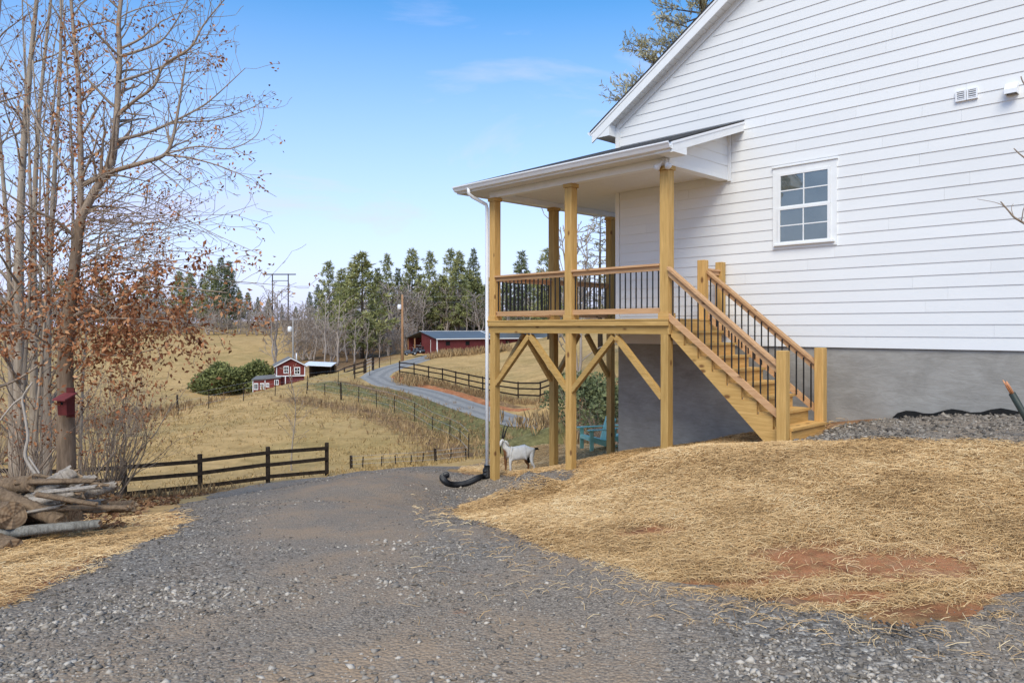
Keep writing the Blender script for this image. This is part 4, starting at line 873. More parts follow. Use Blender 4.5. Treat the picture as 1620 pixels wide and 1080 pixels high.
lg(212, 800, .6, 166, 802, .7, .062, 'log_bark', 'short pale log end poking out beside the fence', 8, 1.0, .01)
lg(158, 829, -.2, -10, 846, -.35, .045, 'log_lichen', 'flat lichen-covered log on the straw', 9, 1.3, .03)
lg(20, 868, -.55, -60, 842, -.2, .10, 'log_bark', 'cut log lying lowest at the front of the pile', 10, 1.0, .01)
lg(150, 762, .6, 70, 772, .6, .09, 'log_grey', 'split grey log behind the silver one', 11, 1.0, .02)
lg(100, 790, .5, -40, 790, .6, .13, 'log_bark', 'thick brown log buried in the back of the pile', 12, 1.0, .01)
lg(120, 815, .2, -40, 826, .25, .11, 'log_bark', 'dark brown log under the middle of the pile', 13, 1.0, .01)
lg(60, 842, .05, -60, 850, .1, .10, 'log_bark', 'brown log on the ground under the pile', 14, 1.0, .01)
for i, nm in enumerate(['slender split stick across the silver log', 'broken brown branch between the logs', 'split kindling piece near the fence end of the pile', 'thin barkless stick hanging over the sawn log', 'short split billet on top of the pile', 'crooked grey stick at the back of the pile', 'brown split billet beside the lichen log', 'splintered slab leaning on the pile']):
    ax_ = lq.uniform(20, 130); ay_ = lq.uniform(752, 822); ln_ = lq.uniform(40, 75); sl_ = lq.uniform(-.35, .35); dd0 = lq.uniform(-.3, .35); lg(ax_+ln_, ay_-ln_*sl_*.6, dd0, ax_-ln_, ay_+ln_*sl_*.6, dd0+lq.uniform(-.2, .3), lq.uniform(.022, .048), ['log_grey', 'log_bark'][i % 2], nm, 30+i, 1.2, .05, flat=.6)
T = Segs(); rnd.seed(4)
for a in ([(58, 752), (40, 722), (44, 690), (38, 650), (36, 628), (52, 604)], [(62, 748), (45, 722)], [(36, 628), (20, 640), (0, 665)]): limb(T, ap(a, LD+.6), .020 if len(a) > 3 else .012, .009, CB, 0, None, 0)
bb = thing('bleached_branch', 'bleached pale dead branch standing up from the log pile', 'branch', at(58, 752, LD+.6)); T.build('branch', 'bleached', bb, np.array(at(58, 752, LD+.6)), 6)

# ------------------------------------------------------------------ fences
def board_fence(name, label, pts, hgt, rails, pw, bh_, mat, group=None):
    x, y = pts[0][:2]; o = thing(name, label, 'fence', (x, y, gz(x, y)), 0, group); off = Vector(o.location)
    for i, p in enumerate(pts):
        z = gz(*p); h = hgt*rnd.uniform(.98, 1.05); m = MB(); ln = Vector((rnd.uniform(-.012, .012), rnd.uniform(-.012, .012), 0))
        m.beam(Vector((p[0], p[1], z-.3))-off, Vector((p[0], p[1], z+h))+ln*h-off, pw, pw, (0, 1, 0)); m.build('post', M[mat], o)
    for p, q in zip(pts[:-1], pts[1:]):
        for rz in rails:
            m = MB(); d = Vector((q[0]-p[0], q[1]-p[1], 0)).normalized(); nn = Vector((d.y, -d.x, 0))*(pw*.5+.012); 
            if nn.y > 0: nn = -nn
            a = Vector((p[0], p[1], gz(*p)+rz+rnd.uniform(-.02, .02)))+nn-off-d*.04; b = Vector((q[0], q[1], gz(*q)+rz+rnd.uniform(-.02, .02)))+nn-off+d*.04; m.beam(a, b, .022, bh_); m.build('rail', M[mat], o)
    return o
def place(px, py, D): return xy(px, D)
fp = [xy(-60, 21.0), xy(75, 21.9), xy(197, 22.8), xy(317, 24), xy(424, 25.2), xy(517, 26.6)]
board_fence('board_fence', 'dark brown three-rail board fence at the edge of the gravel drive', fp, 1.19, (.20, .62, 1.02), .115, .125, 'fence_dark')
ff = np.array(FENCE_FAR); dl_ = np.r_[0, np.cumsum(np.linalg.norm(np.diff(ff, axis=0), axis=1))]
pf = [(np.interp(u, dl_, ff[:, 0]), np.interp(u, dl_, ff[:, 1])) for u in np.arange(0, dl_[-1], 2.75)]
board_fence('board_fence', 'long dark three-rail fence along the red clay bank above the lane', pf, 1.42, (.38, .86, 1.32), .11, .12, 'fence_far')
sf = [xy(462, 84), xy(480, 85.5), xy(497, 87), xy(514, 88), xy(531, 88.5), xy(545, 88.5), xy(560, 88), xy(576, 87)]
board_fence('board_fence', 'dark paddock fence running down to the small red shed', sf, 1.4, (.3, .8, 1.3), .14, .15, 'fence_far')
gt = thing('paddock_gate', 'dark board gate between heavy posts beside the lane', 'gate', on(580, 84)); g0 = Vector(gt.location)
for px in (578, 590): p = Vector(on(px, 84))-g0; part('post', 'fence_far', gt, lambda m: m.box(p.x-.12, p.x+.12, -.12, .12, p.z-.3, p.z+1.6))
a = Vector(on(578, 84))-g0; b = Vector(on(590, 84))-g0
for h in (.35, .75, 1.15, 1.45): part('bar', 'galv', gt, lambda m: m.beam((a.x, -.02, a.z+h), (b.x, -.02, b.z+h), .05, .06))
def wire_fence(label, pts, hgt, group=None):
    o = thing('wire_fence', label, 'fence', on(*pts[0])); g0 = Vector(o.location); tops = []
    for px, D in pts:
        p = Vector(on(px, D))-g0; h = hgt*rnd.uniform(.85, 1.1); m = MB(); pw_ = .10 if rnd.random() < .25 else .045; m.beam((p.x, p.y, p.z-.3), (p.x+rnd.uniform(-.05, .05), p.y, p.z+h*(1.15 if pw_ > .05 else .9)), pw_, pw_, (0, 1, 0)); m.build('post', M['fence_dark'], o); tops.append((p, h))
    for h in (.35, .7, 1.0):
        m = MB(); m.tube([(p.x, p.y-.05, p.z+h*hgt) for p, _ in tops], .006, 4); m.build('wire', M['galv'], o)
wire_fence('thin wire fence with dark posts crossing the golden slope', [(281, 50), (330, 50.5), (385, 51), (435, 52), (487, 57), (535, 62), (561, 70), (585, 80), (600, 88), (618, 92), (634, 97)], 1.3)
wire_fence('low wire fence with short posts below the lane verge', [(485, 53), (514, 52), (540, 50.5), (567, 49), (596, 47), (624, 45), (655, 42.5), (684, 40), (711, 37), (728, 34), (741, 31)], 1.15)
wire_fence('low wire fence with pale posts just past the end of the drive', [(556, 30.5), (573, 30.5), (603, 30.3), (627, 30), (650, 29.5), (668, 29), (690, 28.5), (712, 28), (738, 28)], .5)

# ------------------------------------------------------------------ chairs under the porch
def chair(px, D, rz, label):
    o = thing('garden_chair', label, 'chair', on(px, D), rz, 'teal garden chairs behind the house')
    P_ = lambda n, f: part(n, 'teal', o, f)
    for s in (-1, 1):
        P_('front_leg', lambda m: m.box(.30, .40, s*.30-.012, s*.30+.012, 0, .53)); P_('side_rail', lambda m: m.prism([(.41, s*.27-.012, .27), (.41, s*.27-.012, .37), (-.10, s*.27-.012, .22), (-.48, s*.27-.012, .08), (-.50, s*.27-.012, 0), (-.36, s*.27-.012, 0)][::-1], (0, .024, 0)))
        P_('arm', lambda m: m.prism([(.46, s*.33-.075, .532), (.46, s*.33+.075, .532), (-.30, s*.33+.05, .532), (-.30, s*.33-.05, .532)][::-1], (0, 0, .024)))
        P_('back_support', lambda m: m.beam((-.22, s*.30, .06), (-.30, s*.30, .53), .03, .07))
    for i in range(6):
        u = .36-i*.10; P_('seat_slat', lambda m: m.beam((u, -.29, .365-(i*.10)*.27), (u, .29, .365-(i*.10)*.27), .085, .02))
    for i in range(5):
        v = (i-2)*.105; h = 1.0-.05*abs(i-2)**1.5; P_('back_slat', lambda m: m.beam((-.14, v, .19), (-.14-.42*h*.55, v*1.15, .19+h*.72), .022, .092, (0, 1, 0)))
    P_('back_brace', lambda m: m.box(-.33, -.30, -.33, .33, .46, .52)); P_('front_apron', lambda m: m.box(.401, .42, -.27, .27, .28, .36))
    return o
chair(948, 18.9, R(199), 'teal slatted garden chair standing clear behind the porch posts')
chair(985, 20.1, R(170), 'teal slatted garden chair half hidden by the foundation corner')

# ------------------------------------------------------------------ goat
gx, gy, gz0 = on(822, 17.0); goat = thing('goat', 'white goat with long dark horns and brown chest standing behind the porch post', 'goat', (gx, gy, gz0), R(184)); goat.scale = (.79, .86, .95)
def skin_obj(name, verts, edges, mat, parent, root=0, sub=2):
    me = bpy.data.meshes.new(name); me.from_pydata([v[:3] for v in verts], edges, []); o = link(bpy.data.objects.new(name, me)); o.parent = parent; me.materials.append(M[mat])
    sk = o.modifiers.new('skin', 'SKIN'); sk.use_smooth_shade = True
    lay = me.skin_vertices[0].data
    for i, v in enumerate(verts): r = v[3]; lay[i].radius = r if isinstance(r, tuple) else (r, r); lay[i].use_root = (i == root)
    ss = o.modifiers.new('sub', 'SUBSURF'); ss.levels = sub; ss.render_levels = sub
    return o
t = NT('goat_coat', .95, .1); v = t.coord(); sep = t.n('ShaderNodeSeparateXYZ', {0: v}); nn_ = t.noise(v, 9, 5, .65)
leg = t.math('MULTIPLY', t.smooth(sep.outputs[1], .02, -.03), t.smooth(t.math('ADD', sep.outputs[2], t.math('MULTIPLY', nn_, .1)), .52, .42))
chest = t.math('MULTIPLY', t.smooth(t.math('ADD', sep.outputs[0], t.math('MULTIPLY', nn_, .12)), .40, .48), t.smooth(t.math('ADD', sep.outputs[2], t.math('MULTIPLY', sep.outputs[0], -.55)), .46, .38))
t.color(t.mix(t.math('MAXIMUM', leg, chest), t.ramp(nn_, (.3, (.66, .63, .58)), (.7, (.84, .81, .76))), t.ramp(nn_, (.3, (.13, .055, .022)), (.7, (.30, .14, .06))))).bump(nn_, .3, .01)
# local x forward (toward the head); y+ is the near side, z up
gv = [(-.02, 0, .56, (.155, .17)), (-.24, 0, .59, (.145, .155)), (-.38, 0, .60, (.12, .115)), (.18, 0, .56, (.145, .16)), (.36, 0, .60, (.105, .125)), (.43, 0, .70, (.07, .09)), (.47, .01, .81, (.055, .065)), (.50, .03, .88, (.062, .062)), (.55, .08, .83, (.05, .05)), (.60, .13, .755, (.034, .034)), (.615, .145, .735, (.026, .026))]
ge = [(0, 1), (1, 2), (0, 3), (3, 4), (4, 5), (5, 6), (6, 7), (7, 8), (8, 9), (9, 10)]
def leg_(att, pts):
    pr = att
    for p in pts: gv.append(p); ge.append((pr, len(gv)-1)); pr = len(gv)-1
for sy in (1, -1):
    fx = .27 if sy > 0 else .40; leg_(4 if sy < 0 else 3, [(fx, sy*.085, .43, .058), (fx+.005, sy*.09, .28, .036), (fx-.005, sy*.09, .24, .034), (fx+.0, sy*.09, .07, .024), (fx+.02, sy*.09, .025, .028)])
    bx = -.37 if sy > 0 else -.22; leg_(2 if sy > 0 else 1, [(bx+.03, sy*.085, .46, .068), (bx+.03, sy*.095, .35, .05), (bx-.055, sy*.095, .25, .03), (bx-.03, sy*.095, .08, .023), (bx-.01, sy*.095, .025, .028)])
skin_obj('body', gv, ge, 'goat_coat', goat)
plain('horn', (.035, .031, .028), .6, .3, .3, 30); plain('goat_black', (.012, .010, .009), .9, .1, .3, 20); plain('hoof', (.03, .025, .02), .6, .3)
for s in (-1, 1):
    part('horn', 'horn', goat, lambda m: m.tube([(.49+s*.018, .03-s*.018, .92), (.47+s*.024, .025-s*.024, 1.0), (.44+s*.034, .02-s*.034, 1.10), (.40+s*.045, .01-s*.045, 1.20), (.34+s*.055, -s*.055, 1.28)], [.024, .022, .018, .012, .004], 8))
    part('ear', 'goat_coat', goat, lambda m: m.tube([(.475+s*.04, .03-s*.04, .875), (.445+s*.07, .01-s*.07, .84), (.42+s*.09, -.01-s*.09, .785), (.415+s*.095, -.01-s*.095, .76)], [.012, .028, .024, .006], 8))
    part('eye', 'goat_black', goat, lambda m: m.tube([(.535+s*.035, .065-s*.035, .86), (.535+s*.046, .065-s*.046, .86)], [.012, .006], 8))
part('beard', 'goat_black', goat, lambda m: m.tube([(.575, .10, .73), (.565, .095, .66), (.555, .09, .59), (.55, .09, .55)], [.022, .026, .016, .004], 7))
part('tail', 'goat_black', goat, lambda m: m.tube([(-.45, 0, .66), (-.52, 0, .665), (-.56, 0, .64)], [.03, .028, .008], 7))
part('udder', 'goat_black', goat, lambda m: m.tube([(-.25, .0, .46), (-.27, 0, .40), (-.27, 0, .35), (-.265, 0, .32)], [.04, .055, .05, .015], 9))
for (hx, hy_) in ((.29, .09), (.42, -.09), (-.38, .095), (-.23, -.095)): part('hoof', 'hoof', goat, lambda m: m.tube([(hx, hy_, 0), (hx, hy_, .035)], [.036, .029], 8))

# ------------------------------------------------------------------ far trees: a few models, copied
def pine_proto(seed, H, W, nb, tufts, tsz, mat, first=.12, droop=.12, ragged=.35, clumps=3, shape=1.0, plume=False):
    rnd.seed(seed); t_ = link(bpy.data.objects.new('pine_tree', None)); tag(t_, 'p', 'tree')
    m = MB(); m.tube([(0, 0, -.5), (rnd.uniform(-.1, .1), 0, H*.5), (0, 0, H)], [H*.014+.05, H*.009, .02], 7); m.build('trunk', M['bark_pine'], t_)
    Lf = Leaves(seed); T = Segs(); z = H*first
    while z < H*.985:
        k = (z/H-first)/(1-first); prof = (1-k)**.8*(.45+.55*min(1, k/.22))*shape+.05
        nbr = max(3, int(nb*(.6+.4*rnd.random()))); a0 = rnd.uniform(0, 6.28)
        for b in range(nbr):
            if rnd.random() < .08: continue
            a = a0+b*6.283/nbr+rnd.gauss(0, .2); Lb = W*prof*rnd.uniform(1-ragged, 1+ragged*.5); up = .30*k+.05
            d = Vector((math.cos(a), math.sin(a), up)); p0 = Vector((0, 0, z+rnd.gauss(0, .1)))
            end = p0+d*Lb+Vector((0, 0, -droop*Lb)); T.add(p0, end, .03*H/14+.01, .008)
            tn = rnd.random()
            if plume:
                for c in range(max(2, int(tufts*Lb/W))):
                    u = rnd.uniform(.3, 1.0); q0 = p0.lerp(end, u); sd_ = (Vector((math.cos(a), math.sin(a), .55))+rv()*.45).normalized(); ls_ = Lb*rnd.uniform(.16, .34)*(1.2-u*.5); q1 = q0+sd_*ls_; T.add(q0, q1, .014, .006)
                    for h_ in range(int(5+ls_*7)):
                        p = q0.lerp(q1, rnd.uniform(.25, 1.05)); Lf.add(p, sd_*.7+rv()*.55, tsz*rnd.uniform(.6, 1.2), min(1, max(0, .15+.5*tn+.35*rnd.random())))
                continue
            for c in range(max(2, int(tufts*Lb/W))):
                u = rnd.uniform(.25, 1.03)**.8; p = p0.lerp(end, u)+Vector((rnd.gauss(0, .16), rnd.gauss(0, .16), rnd.gauss(0, .10)))*Lb*.55*(1.15-u*.5)
                for _ in range(clumps+3):
                    dd = Vector((math.cos(a)*.6, math.sin(a)*.6, .35))+rv()*.75; Lf.add(p, dd, tsz*rnd.uniform(.6, 1.25), min(1, max(0, .25+.5*tn+.25*rnd.random()+(u-.7)*.4)))
        z += H/rnd.uniform(20, 27)*(1.2-.4*k)
    T.build('branch', 'bark_pine', t_, (0, 0, 0), 3); Lf.build('crown', mat, t_, asp=.22 if plume else .20, fold=.1); return t_
def bare_proto(seed, H, spread, name='bare_tree', forks=1):
    rnd.seed(seed); t_ = link(bpy.data.objects.new(name, None)); tag(t_, 'p', 'tree'); CF = dict(step=H*.045, wob=.13, up=.06, rmin=H*.0033, prob=.74, ang=(20, 50), len=(.38, .62), skip=1)
    T = Segs(); m = MB()
    for f_ in range(forks):
        lx, ly = (rnd.uniform(-.16, .16), rnd.uniform(-.12, .12)) if forks > 1 else (rnd.uniform(-.04, .04), 0); n = 10; pts = [Vector((lx*H*k/n, ly*H*k/n, -.4+(H*.95+.4)*k/n))+rv()*.008*H*(k > 0) for k in range(n+1)]
        m.tube(pts, [max(.02, H*.0125*(1-.8*k/n)) for k in range(n+1)], 6)
        for i in range(2, n):
            for _ in range(2 if i > 3 else 1):
                a = rnd.uniform(0, 6.28); grow(T, pts[i], Vector((math.cos(a)*spread, math.sin(a)*spread, 1)), H*.006*(1-.07*i), H*rnd.uniform(.18, .36)*(1.1-.06*i), 3, CF)
    m.build('trunk', M['bark_far'], t_); T.build('crown', 'bark_far', t_, (0, 0, 0), 3); return t_
def stand(proto, used, px, top, D, label, group, rz=None, wide=1.0, dy=0):
    o = proto if not used else copy_tree(proto)
    x, y, z = on(px, D); ztop = -(top-HY)*D/F; s = max(2.0, ztop-z)/proto['H']
    o.location = (x, y, z); o.scale = (s*wide, s*wide, s); o.rotation_euler = (0, 0, rnd.uniform(0, 6.28) if rz is None else rz); tag(o, label, 'tree', group); return o
PR = [pine_proto(101, 16, 4.2, 8, 17, .8, 'pine_needle'), pine_proto(102, 16, 3.2, 8, 15, .7, 'pine_dark', droop=.2), pine_proto(103, 13, 4.8, 9, 17, .8, 'pine_needle', first=.05), pine_proto(104, 16, 3.8, 7, 15, .75, 'pine_needle', first=.2, ragged=.5)]
for p, h in zip(PR, (16, 16, 13, 16)): p['H'] = h
use = set()
LP = {0: 'full-crowned green pine standing in the wood behind the red barn', 1: 'narrow dark green conifer rising from the wood behind the red barn', 2: 'broad yellow-green pine at the edge of the wood near the barn', 3: 'ragged open pine in the wood behind the red barn'}
rnd.seed(55)
for k, px, top, D, wd in [(3, 520, 413, 150, .9), (0, 541, 424, 165, .9), (0, 573, 397, 122, 1.15), (3, 556, 415, 165, 1), (1, 597, 425, 160, .9), (3, 612, 402, 165, .8), (1, 630, 425, 172, .9), (0, 652, 392, 165, .85), (3, 680, 398, 158, .9), (3, 713, 393, 168, .9), (0, 726, 396, 158, .8), (1, 749, 394, 168, .8), (2, 700, 436, 160, 1.1), (2, 668, 450, 165, 1.0), (2, 755, 440, 165, 1.1), (0, 742, 425, 165, 1), (1, 773, 440, 160, 1.2), (1, 825, 398, 128, 1.0), (0, 800, 440, 140, 1), (3, 868, 392, 105, 1.1), (0, 850, 430, 135, 1), (2, 900, 460, 120, 1), (3, 640, 440, 165, 1), (2, 545, 455, 140, .9)]:
    stand(PR[k], k in use, px, top, D, LP[k], 'pines in the far wood', wide=wd); use.add(k)
LQ = {0: 'green pine in the distant tree line beyond the far meadow', 1: 'dark conifer in the distant tree line beyond the far meadow'}
for k, px, top, D in [(1, 350, 408, 215), (1, 363, 414, 220), (0, 334, 418, 225), (0, 300, 430, 232), (1, 320, 440, 236), (0, 283, 428, 240), (1, 250, 440, 245), (0, 226, 436, 240), (1, 195, 446, 250), (0, 165, 440, 240), (1, 130, 448, 250), (0, 98, 440, 245), (1, 60, 450, 250), (0, 25, 440, 240), (1, -5, 446, 245), (0, 392, 462, 255), (1, 408, 470, 250), (0, 425, 472, 262), (1, 446, 482, 258), (0, 468, 484, 268), (1, 490, 462, 250), (0, 378, 458, 250), (1, 503, 450, 240)]:
    stand(PR[k], True, px, top, D, LQ[k], 'tree line beyond the far meadow')
BT = [bare_proto(201, 12, 1.0), bare_proto(202, 12, .8), bare_proto(203, 11, 1.0, forks=3)]
for p, h in zip(BT, (12, 12, 11)): p['H'] = h
ub = set()
def bt(k, px, top, D, lab, grp, wd=1.0):
    if grp and lab.startswith('leafless'): lab = lab.replace('leafless', ('broad leafless', 'narrow leafless', 'many-stemmed leafless')[k])
    stand(BT[k], k in ub, px, top, D, lab, grp, wide=wd); ub.add(k)
bt(2, 437, 452, 108, 'many-stemmed bare tree rising behind the small red shed', None)
bt(1, 513, 462, 104, 'bare tree beside the white-roofed shelter and paddock fence', None)
for k, px, top, D in [(0, 498, 480, 122), (1, 533, 470, 112), (0, 548, 488, 118), (2, 590, 480, 135), (1, 606, 482, 132), (0, 622, 490, 128), (1, 640, 470, 138), (2, 655, 455, 155), (0, 668, 470, 152), (1, 690, 478, 158), (2, 706, 455, 158), (0, 722, 470, 160), (1, 738, 478, 156), (2, 760, 462, 152), (0, 778, 470, 156), (1, 560, 500, 112), (0, 580, 505, 118), (2, 615, 515, 122), (1, 470, 492, 135), (0, 484, 500, 128), (2, 525, 505, 116), (2, 812, 470, 128), (0, 838, 470, 118), (1, 885, 455, 110), (2, 905, 470, 100), (0, 645, 515, 130), (1, 600, 520, 118), (2, 677, 500, 160), (0, 750, 500, 155), (1, 715, 500, 160), (2, 570, 520, 125)]:
    bt(k, px, top, D, 'leafless grey tree in the wood around the barn', 'bare trees in the far wood', 1.6)
rnd.seed(71)
for i in range(34):
    px = 470+i*5.4+rnd.uniform(-3, 3); bt(2, px, rnd.uniform(508, 536), rnd.uniform(122, 150), 'grey-brown leafless scrub at the foot of the far wood', 'scrub at the foot of the wood', 2.2)
for i in range(90):
    px = 478+i*5.1+rnd.uniform(-6, 6); D = rnd.uniform(152, 205); bt(i % 3, px, rnd.uniform(445, 495) if px > 505 else rnd.uniform(485, 505), D, 'leafless grey tree in the wood around the barn', 'bare trees in the far wood', 1.75)
for i in range(48):
    px = -10+i*10.4+rnd.uniform(-6, 6); bt(i % 3, px, rnd.uniform(462, 500), rnd.uniform(192, 235), 'leafless tree along the far edge of the meadow', 'bare trees beyond the meadow', 2.0)
for i in range(30):
    px = 205+i*10.2+rnd.uniform(-4, 4); bt(2, px, rnd.uniform(494, 507), rnd.uniform(186, 200), 'low leafless scrub along the top of the far meadow', 'scrub along the far meadow', 2.4)
for k, px, top, D in [(0, 376, 470, 205), (1, 395, 476, 210), (2, 412, 480, 215), (0, 452, 488, 220), (1, 478, 476, 215), (2, 345, 468, 200), (0, 310, 465, 205), (1, 270, 462, 210), (2, 235, 468, 205), (0, 205, 462, 210), (1, 175, 468, 205), (2, 140, 465, 210), (0, 105, 470, 205), (1, 75, 462, 212), (2, 40, 468, 205), (0, 8, 464, 210), (2, 430, 495, 205), (1, 360, 480, 198), (0, 330, 484, 202), (2, 290, 482, 200), (0, 250, 484, 198), (1, 215, 486, 202)]:
    bt(k, px, top, D, 'leafless tree along the far edge of the meadow', 'bare trees beyond the meadow', 1.7)
# trees seen through the porch and over the roof
bp = pine_proto(105, 15, 4.2, 6, 12, .40, 'pine_brown', first=.18, ragged=.5, plume=True); bp['H'] = 15
stand(bp, False, 950, 335, 66, 'olive-brown pine seen between the porch posts', None, wide=1.2); stand(bp, True, 985, 360, 60, 'thin brownish pine beside the house corner behind the porch', None)
bt(2, 915, 345, 52, 'spindly bare tree seen through the porch opening', None, .8); bt(0, 1000, 380, 50, 'bare tree behind the house corner', None)
rp = pine_proto(106, 26, 6.6, 8, 40, .32, 'pine_brown', first=.26, ragged=.30, plume=True); rp['H'] = 26
stand(rp, False, 1112, -260, 40, 'tall grey-green pine showing above the house roof edge', None, wide=.76, rz=.6)
# evergreen bushes
def bush_proto(seed, W, H, n, sz, mat):
    rnd.seed(seed); t_ = link(bpy.data.objects.new('evergreen_bush', None)); T = Segs(); L_ = Leaves(seed); lobes = [(rnd.uniform(-.6, .6)*W, rnd.uniform(-.5, .5)*W, rnd.uniform(.35, .8)*H, rnd.uniform(.28, .5)) for _ in range(11)]
    for lx, ly, lz, lr in lobes:
        T.add((lx*.1, ly*.1, -.3), (lx, ly, lz), .05, .012)
        for _ in range(n//11):
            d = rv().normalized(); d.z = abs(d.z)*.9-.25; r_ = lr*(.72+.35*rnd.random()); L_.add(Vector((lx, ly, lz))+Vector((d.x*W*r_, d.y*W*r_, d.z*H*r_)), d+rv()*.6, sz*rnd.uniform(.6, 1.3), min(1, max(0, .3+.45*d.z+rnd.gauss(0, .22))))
    T.build('stem', 'bark_twig', t_, (0, 0, 0), 4); L_.build('foliage', mat, t_, asp=.55, fold=.2); return t_
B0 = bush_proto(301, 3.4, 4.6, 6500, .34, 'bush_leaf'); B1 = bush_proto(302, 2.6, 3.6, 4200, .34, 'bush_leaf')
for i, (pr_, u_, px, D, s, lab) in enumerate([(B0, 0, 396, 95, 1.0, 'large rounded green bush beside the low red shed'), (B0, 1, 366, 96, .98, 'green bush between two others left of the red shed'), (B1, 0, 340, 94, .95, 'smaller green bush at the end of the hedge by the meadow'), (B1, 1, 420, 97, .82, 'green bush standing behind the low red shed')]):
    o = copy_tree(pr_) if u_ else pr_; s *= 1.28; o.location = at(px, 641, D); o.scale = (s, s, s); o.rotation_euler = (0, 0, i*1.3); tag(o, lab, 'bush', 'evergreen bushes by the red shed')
B2 = bush_proto(303, 1.5, 2.3, 3200, .16, 'pine_dark')
for i, (px, D, s, lab) in enumerate([(945, 31, 1.1, 'dark evergreen bush behind the teal chair under the porch'), (915, 38, 1.15, 'dark evergreen bush beside the end of the far fence'), (985, 28, 1.0, 'dark bush against the foundation corner')]):
    o = copy_tree(B2) if i else B2; o.location = on(px, D, .35); o.scale = (s, s, s); tag(o, lab, 'bush', 'bushes behind the porch')
for i, (px, D) in enumerate([(930, 30), (965, 27), (900, 34)]): brush('bare arching brush behind the porch posts', px, D, 22, 2.4, .9, 60+i, .1, group='brush behind the porch')

# ------------------------------------------------------------------ red barn
rnd.seed(9)
al = R(35); bo = at(691, 557, 115); barn = thing('barn', 'long low dark red barn with grey metal roof and open bay', 'barn', bo, al)
WD, LN, EH, RH = 10.0, 30.0, 2.1, 3.15    # local x along the long wall, y toward the back
def bp_(n, mat, f, par=None): return part(n, mat, par or barn, f)
bp_('long_wall', 'barn_red', lambda m: m.box(0, LN, 0, .12, -1, EH))
bp_('gable_wall', 'barn_red', lambda m: m.prism([(0, .121, -1), (0, WD*.5, -1), (0, WD*.5, RH-.06), (0, .121, EH-.02)], (.12, 0, 0)))
bp_('back_wall', 'barn_red', lambda m: m.box(0, LN, WD-.12, WD, -1, EH)); bp_('bay_wall', 'barn_red', lambda m: m.box(5, 5.1, WD*.5, WD-.13, -1, EH)); bp_('bay_partition', 'barn_red', lambda m: m.box(.121, 5, WD*.5-.1, WD*.5, -1, EH))
bp_('end_wall', 'barn_red', lambda m: m.prism([(LN-.12, .121, -1), (LN-.12, WD-.121, -1), (LN-.12, WD-.121, EH), (LN-.12, WD*.5, RH-.06), (LN-.12, .121, EH)], (.12, 0, 0)))
for s in (0, 1):
    ya, yb = (-.35, WD*.5) if s == 0 else (WD+.35, WD*.5); za = EH-.07+.0
    rf = bp_('roof', 'metal_roof', lambda m: m.prism([(-.3, ya, za), (-.3, yb, RH), (-.3, yb, RH+.09), (-.3, ya, za+.09)], (LN+.6, 0, 0)))
    if s == 0:
        bp_('eave_trim', 'white_trim', lambda m: m.box(-.3, LN+.3, ya-.05, ya-.001, za-.06, za+.09), rf); bp_('ridge_cap', 'white_trim', lambda m: m.box(-.3, LN+.3, yb-.14, yb+.14, RH+.095, RH+.16), rf)
        bp_('seam_strip', 'white_trim', lambda m: m.prism([(11.0, ya, za+.093), (11.22, ya, za+.093), (11.22, yb-.15, RH+.093), (11.0, yb-.15, RH+.093)], (0, 0, .03)), rf)
bp_('corner_trim', 'white_trim', lambda m: m.box(-.05, .14, -.05, -.002, -1, EH-.14))
for xx in (1.6, 5.2, 9.0, 13, 17): wdw = bp_('window', 'barn_red', lambda m: m.box(xx-.1, xx+.85, -.03, -.002, .95, 1.75)); bp_('pane', 'dark', lambda m: m.box(xx, xx+.75, -.045, -.031, 1.03, 1.67), wdw)
bp_('door_line', 'white_trim', lambda m: m.box(-.03, -.002, 1.9, 1.98, -.2, 1.9))
for yy in (WD-.1, WD*.75): bp_('bay_post', 'pole_wood', lambda m: m.box(0, .16, yy-.08, yy+.08, -1, EH))
for xx in (0.2, 1.9): bp_('bay_rail', 'galv', lambda m: m.box(.4+xx*.1, .46+xx*.1, WD*.55, WD*.9, .4+xx*.25, .46+xx*.25))
# two parked garden tractors by the bay
def tractor(px, py, D, rz, label):
    o = thing('garden_tractor', label, 'tractor', at(px, py, D), rz, 'garden tractors by the barn')
    part('hood', 'tarp_grey', o, lambda m: m.hexa([(.1, -.26, .35), (.95, -.24, .35), (.95, .24, .35), (.1, .26, .35), (.1, -.24, .85), (.9, -.2, .74), (.9, .2, .74), (.1, .24, .85)]))
    part('deck', 'pipe_black', o, lambda m: m.box(-.75, .6, -.42, .42, .22, .36)); part('fender', 'tarp_grey', o, lambda m: m.hexa([(-.8, -.45, .37), (.0, -.45, .37), (.0, .45, .37), (-.8, .45, .37), (-.75, -.42, .62), (-.1, -.42, .58), (-.1, .42, .58), (-.75, .42, .62)]))
    part('seat', 'pipe_black', o, lambda m: (m.box(-.62, -.2, -.22, .22, .625, .72), m.box(-.70, -.6, -.22, .22, .721, 1.08))); part('steering_wheel', 'pipe_black', o, lambda m: m.tube([(.1+.17*math.sin(a/10*6.283)*.5, .17*math.cos(a/10*6.283), .98+.17*math.sin(a/10*6.283)*.8) for a in range(11)], .02, 5))
    for wx, r_, wy in ((-.5, .28, .5), (.72, .20, .42)):
        for s in (-1, 1): wl = part('wheel', 'pipe_black', o, lambda m: m.tube([(wx, s*wy-.1, r_), (wx, s*wy+.1, r_)], r_, 14)); part('rim', 'galv', wl, lambda m: m.tube([(wx, s*(wy+.101), r_), (wx, s*(wy+.13), r_)], r_*.5, 12))
tractor(650, 562, 112, R(200), 'dark garden tractor parked near the utility pole'); tractor(663, 559, 113, R(160), 'grey garden tractor parked against the red barn wall')

